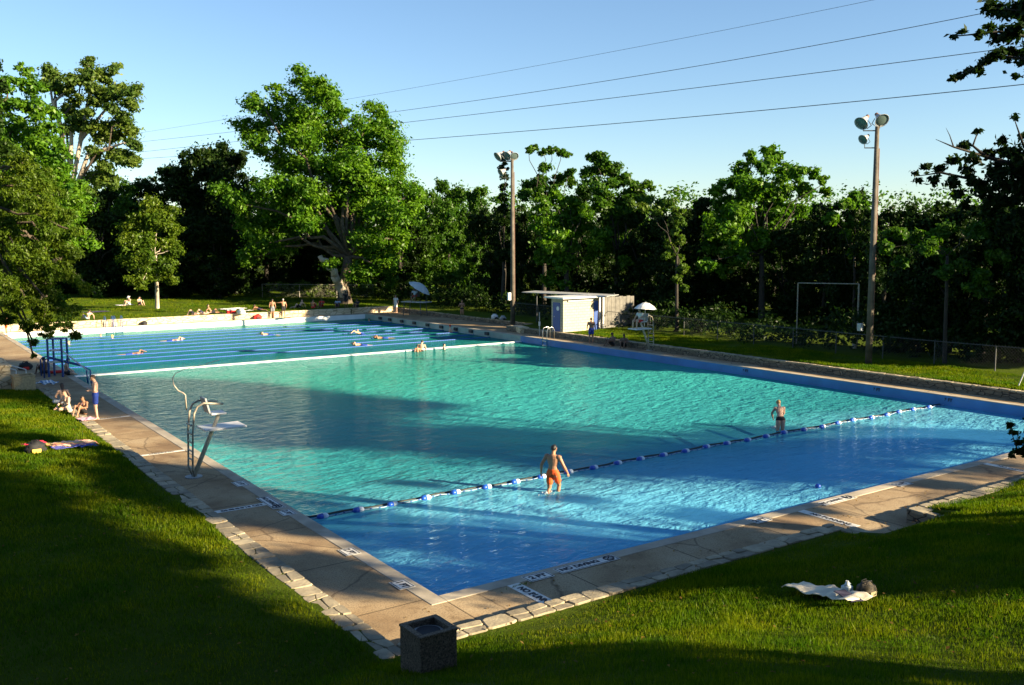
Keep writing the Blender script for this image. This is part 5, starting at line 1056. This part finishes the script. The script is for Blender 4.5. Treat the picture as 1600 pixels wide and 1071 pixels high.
    if hat != 'cap_only': fin(hb, 'hair', HAIR[hair], .012 if vox < .025 else .02, 1)
    if hat:
        m = CL[hat.split('_')[0]]; q = MB(); cap(q, H+hd*.055-lk*.012, H+hd*.075-lk*.012, .097, .085, 12, 1., side, 1.06)
        if 'brim' in hat:
            vs = []; c = H+hd*.055
            for rr, dz in ((.08, .02), (.19, -.01), (.19, -.018), (.08, .01)):
                for j in range(18): a = j*math.pi/9; vs.append(c+side*(math.cos(a)*rr)+lk*(math.sin(a)*rr)+hd*dz)
            q.add(vs, [(i*18+j, i*18+(j+1) % 18, ((i+1) % 4)*18+(j+1) % 18, ((i+1) % 4)*18+j) for i in range(4) for j in range(18)])
        o = q.build('hat', m, t, True); o.data.transform(M)
    # clothing
    if bottom:
        c = MB(); g = .012; torso(c, g, -.09, .24 if not fem or top is None else .3)
        for s in 'LR':
            k = J['k'+s]; e_ = {'short': .62, 'brief': .06, 'mid': .8}[legs]
            a0 = hp[s]+spn*.02; cap(c, a0, hp[s].lerp(k, e_), .100+g*.4, {'short': .096, 'brief': .092, 'mid': .085}[legs], 12)
        fin(c, 'swim_briefs' if legs == 'brief' else 'shorts', CL[bottom], vox*.9, 1)
    if top:
        c = MB()
        if top[1] == 'bikini': torso(c, .012, .60, .74) if False else torso(c, .010, .58, .82)
        elif top[1] == 'suit': torso(c, .010, .0, .70 if not bare else .3)
        elif top[1] == 'shirt':
            torso(c, .016, .0, .97)
            for s in 'LR': cap(c, sh[s], sh[s].lerp(J['e'+s], .55), .068, .062)
        fin(c, {'bikini': 'bikini_top', 'suit': 'swimsuit', 'shirt': 'shirt'}[top[1]], CL[top[0]], vox*.9, 1)
    if eyes:
        e = MB()
        for sg in (-1, 1): q = H+hd*.004+lk*.088+side*(sg*.03); e.ball(q, .011, 8, 5)
        e.build('sunglasses' if eyes == 'shades' else 'eyes', EYE, t, True, M)
        if eyes == 'shades':
            q = MB(); q.tube([H+hd*.006+lk*.10+side*-.055, H+hd*.006+lk*.112, H+hd*.006+lk*.10+side*.055], .017, 8); q.build('shades', EYE, t, True, M)
        m_ = MB(); m_.tube([H-hd*.055+lk*.088+side*-.02, H-hd*.057+lk*.094, H-hd*.055+lk*.088+side*.02], .005, 6); m_.build('mouth', mat('lips', (.35, .10, .08), .5), t, True, M)
    return t
FZ = lambda y: floorz(max(.1, min(PL-.1, y)))
# 1 man in orange shorts, wading away; knee deep
p = G(864, 770, WZ); person((p[0], p[1], -.86), RZ(-30), 'walk', 'man in orange swim shorts wading away from the camera by the float rope', 'tan', 'black', 'orange', h=1.86, fingers=True, vox=.016)
p = G(1219, 673, WZ); person((p[0], p[1], -.98), RZ(4), 'lean', 'blonde woman in a black low-backed swimsuit wading at the right of the float rope', 'fair', 'blond', 'black', ('black', 'suit'), 1.78, fem=True, fingers=True, legs='brief', vox=.016, bare=True)
# splashes
FOAM = mat('splash_foam', (.62, .72, .75), .4)
for (px, py, lb) in ((856, 772, 'small white splash at the legs of the man in orange shorts'), (1211, 669, 'small white splash at the legs of the wading woman')):
    p = G(px, py, WZ); f = MB()
    for i in range(60): r = abs(random.gauss(0, .10)); a = random.uniform(0, 6.28); f.ball((r*1.6*math.cos(a)-.05, r*math.sin(a), random.uniform(0, .09)*(1-min(1, r*3))+.005), random.uniform(.006, .02), 5, 4)
    o = f.build('splash_foam', FOAM, None, True); o.location = (p[0], p[1], WZ); tag(o, lb, 'splash', kind='stuff')
# 3 deck group on the left
p = G(151, 656, 0); person((p[0], p[1], 0), RZ(118), 'crossed', 'man in blue swim trunks and dark glasses standing with folded arms on the left deck', 'fair', 'brown', 'blue', h=1.80, eyes='shades', vox=.015, fingers=True)
p = G(116, 645, .36); person((p[0]-.15, p[1]+.5, .36), RZ(150), 'chair', 'pale woman in a cream swimsuit sitting on the wall, facing the man in blue trunks', 'fair', 'brown', 'cream', ('cream', 'suit'), 1.70, fem=True, eyes=True, legs='brief')
p = G(102, 632, .36); person((p[0]-.1, p[1]-.2, .38), RZ(40), 'sit_cross', 'long haired woman seen from behind with a white towel round her hips', 'fair', 'brown', 'white', None, 1.70, True, True, legs='mid')
p = G(129, 650, .3); person((p[0]+.05, p[1]+.0, .33), RZ(165), 'sit_knees', 'dark haired girl crouched low on the wall with a pink towel at her knees', 'tan', 'black', 'black', ('pink', 'bikini'), 1.45, True, True, eyes=True)
p = G(133, 656, .36); cloth((p[0]+.05, p[1]-.05, .36), .55, .6, .4, CL['pink'], 'pale pink towel on the wall in front of the dark haired girl', amp=.05, seed=31)
p = G(106, 640, .36); cloth((p[0]-.3, p[1]-.2, .34), .9, 1.0, .2, WCLOTH, 'white towel on the wall under the long haired woman', amp=.06, seed=32)
# far left people
p = G(10, 515, .5); person((p[0], p[1], .0), RZ(120), 'stand', 'person in orange shorts standing at the extreme left behind the cedar', 'tan', 'brown', 'orange', vox=.03)
p = G(70, 585, 0); person((p[0], p[1], 0), RZ(60), 'sit_knees', 'bather sitting in shade on the left deck beside the blue guard seat', 'dark', 'black', 'black', vox=.03)
p = G(100, 587, 0); person((p[0]+.1, p[1], .0), RZ(-60), 'sit_cross', 'bather sitting at the pool edge right of the blue guard seat', 'fair', 'black', 'black', vox=.03)
p = G(14, 606, .35); person((p[0]+.1, p[1]-.2, .35), RZ(150), 'sit_knees', 'small figure with a red and orange cloth at the left edge by the terrace wall', 'fair', 'brown', 'orange', ('white', 'shirt'), 1.2, vox=.03)
# far lawn
LW = lambda px, py: on_ground(px, py)
gr = 'bathers on the far lawn'
for (px, py, kind, phi, sk, hr, bt, tp, hat, fem, lb) in (
 (137, 500, 'sit_lean', 60, 'fair', 'brown', 'sky', None, None, False, 'bather leaning back at the lawn edge, first from the left'),
 (202, 478, 'sit_knees', 150, 'fair', 'brown', 'white', ('red', 'bikini'), 'white_brim', True, 'bather in a white hat sitting on the lawn left of the thin trunked tree'),
 (218, 478, 'sit_knees', -120, 'fair', 'black', 'navy', ('navy', 'bikini'), None, True, 'dark haired bather in navy beside the one in the white hat'),
 (303, 493, 'lie', 80, 'fair', 'brown', 'black', None, None, False, 'sunbather with raised knees, left of the row of three'),
 (317, 492, 'lie', 95, 'fair', 'black', 'navy', None, None, True, 'sunbather with raised knees in the middle of the row of three'),
 (331, 491, 'sit_lean', -70, 'tan', 'black', 'black', None, None, False, 'sunbather half sitting at the right of the row of three'),
 (405, 486, 'prone', 60, 'tan', 'brown', 'navy', None, None, False, 'bather lying on the front at the lawn edge left of the standing man'),
 (423, 494, 'stand', 10, 'tan', 'black', 'grey', None, None, False, 'man in grey shorts standing at the far wall with his back turned'),
 (445, 493, 'point', 20, 'tan', 'grey', 'black', None, None, False, 'man in black shorts at the far wall holding one arm out'),
 (468, 482, 'sit_lean', 130, 'fair', 'brown', 'black', None, None, False, 'bather reclining on the lawn right of the two standing men'),
 (489, 483, 'sit_knees', -20, 'tan', 'black', 'red', None, None, False, 'bare backed bather sitting between the reclining one and the one in red'),
 (503, 481, 'sit_knees', 170, 'dark', 'black', 'red', ('red', 'shirt'), None, False, 'bather in a red shirt sitting in the shade of the largest tree'),
 (528, 481, 'sit_knees', 180, 'dark', 'black', 'navy', ('sky', 'shirt'), None, False, 'bather in a pale blue shirt sitting beside the big trunk'),
 (541, 482, 'lean', 180, 'dark', 'black', 'black', ('black', 'shirt'), None, False, 'dark clothed figure standing in front of the big trunk'),
 (558, 482, 'sit_knees', 160, 'dark', 'black', 'black', ('black', 'shirt'), None, False, 'dark clothed figure sitting right of the big trunk')):
    p = LW(px, py)
    if kind in ('stand', 'point'): p = np.array([G(px, 497, 0)[0], 66.72, 0])
    person((p[0], p[1], p[2]+.03), RZ(phi), kind, lb, sk, hr, bt, tp, 1.72, fem, fem, hat, vox=.03, group=gr)
p = G(623, 489, 0); person((p[0]-.3, min(p[1], 66.5), 0), RZ(150), 'stand', 'man in a long white towel standing by the far guard platform', 'fair', 'brown', 'white', ('white', 'shirt'), vox=.03, legs='mid')
p = G(722, 499, 0); person((max(33.2, p[0]), p[1], 0), RZ(165), 'phone', 'woman in a black bikini standing on the shaded deck holding something to her face', 'tan', 'brown', 'black', ('black', 'bikini'), 1.72, True, True, vox=.025, legs='brief')
# guards
tp_ = TP.location; person((tp_.x, tp_.y, 1.72), RZ(165), 'chair', 'guard in a light blue shirt sitting under the grey tilted umbrella', 'dark', 'black', 'red', ('sky', 'shirt'), vox=.03)
person((RCX-.12, RCY, 1.82), math.radians(90), 'chair', 'lifeguard in red shorts and white shirt on the right chair', 'fair', 'brown', 'red', ('white', 'shirt'), 1.8, vox=.022)
p = onx(914, 520, 31.5); person((31.55, p[1]-.6, 0), RZ(-5), 'stand', 'man in bright blue shorts walking toward the shed, seen from behind', 'tan', 'brown', 'blue', h=1.75, vox=.022)
p = onx(962, 535, 31.6); person((31.6, p[1]+.3, 0), RZ(120), 'sit_knees', 'left of two bathers sitting in shade on the deck by the right lifeguard chair', 'dark', 'black', 'black', vox=.03)
p = onx(980, 538, 31.6); person((31.6, p[1]+.3, 0), RZ(160), 'sit_knees', 'right of two bathers sitting in shade on the deck by the right lifeguard chair', 'dark', 'brown', 'black', vox=.03)
# in the water
def sw(px, py, kind, phi, lb, dz=0., **kw):
    p = G(px, py, WZ); person((p[0], p[1], WZ+dz), RZ(phi), kind, lb, vox=.025, **kw)
st_ = -1.02
p = G(637, 545, WZ); person((p[0], DIV-.75, WZ-1.02), RZ(-10), 'lean', 'broad backed man standing in the water at the white dividing wall', 'fair', 'brown', 'black', h=1.82, vox=.022)
p = G(629, 545, WZ); person((p[0]-.1, DIV-.95, WZ-.86), RZ(20), 'stand', 'child standing in the water left of the broad backed man', 'tan', 'brown', 'navy', h=1.35, vox=.022)
p = G(675, 543, WZ); person((p[0], DIV-.8, WZ-1.1), RZ(-70), 'stand', 'smaller bather alone at the white dividing wall, right of the broad backed man', 'fair', 'black', 'black', h=1.5, vox=.022)
sw(422, 524, 'swim', 80, 'swimmer doing front crawl in the lap lanes, nearest below the two standing men', skin='fair')
sw(566, 523, 'fly', 80, 'swimmer with both arms raised over the lap lane water', skin='fair')
sw(600, 529, 'swim', 90, 'swimmer in the lap lanes just right of the one with raised arms', skin='tan')
sw(567, 540, 'swim', 80, 'swimmer close to the dividing wall in the nearest lap lane', skin='fair')
sw(205, 554, 'swim', -80, 'dark haired swimmer in the nearest lap lane at the left', skin='tan', hair='black')
sw(268, 533, 'swim', -85, 'swimmer in a white cap at left centre of the lap lanes', skin='fair', hat='white_cap')
for (px, py, lb, kw) in ((577, 503, 'bather up to the neck in the far right corner of the lap pool', {}), (165, 520, 'dark haired bather up to the neck by the far ladders', dict(hair='black')), (176, 530, 'bather in a yellow cap in the left lap lanes', dict(hat='yellow_cap')),
    (158, 527, 'bather up to the neck left of the yellow cap', {}), (108, 539, 'fair haired bather up to the neck below the cedar tip', dict(hair='blond'))):
    p = G(px, py, WZ); person((p[0], p[1], WZ-1.46), RZ(160), 'stand', lb, 'fair', bottom='navy', vox=.03, **kw)
p = G(731, 518, WZ); person((min(p[0], PW-.5), p[1], WZ-1.15), RZ(120), 'stand', 'bather in a red cap at the right edge of the lap pool', 'fair', bottom='navy', hat='red_cap', vox=.025)
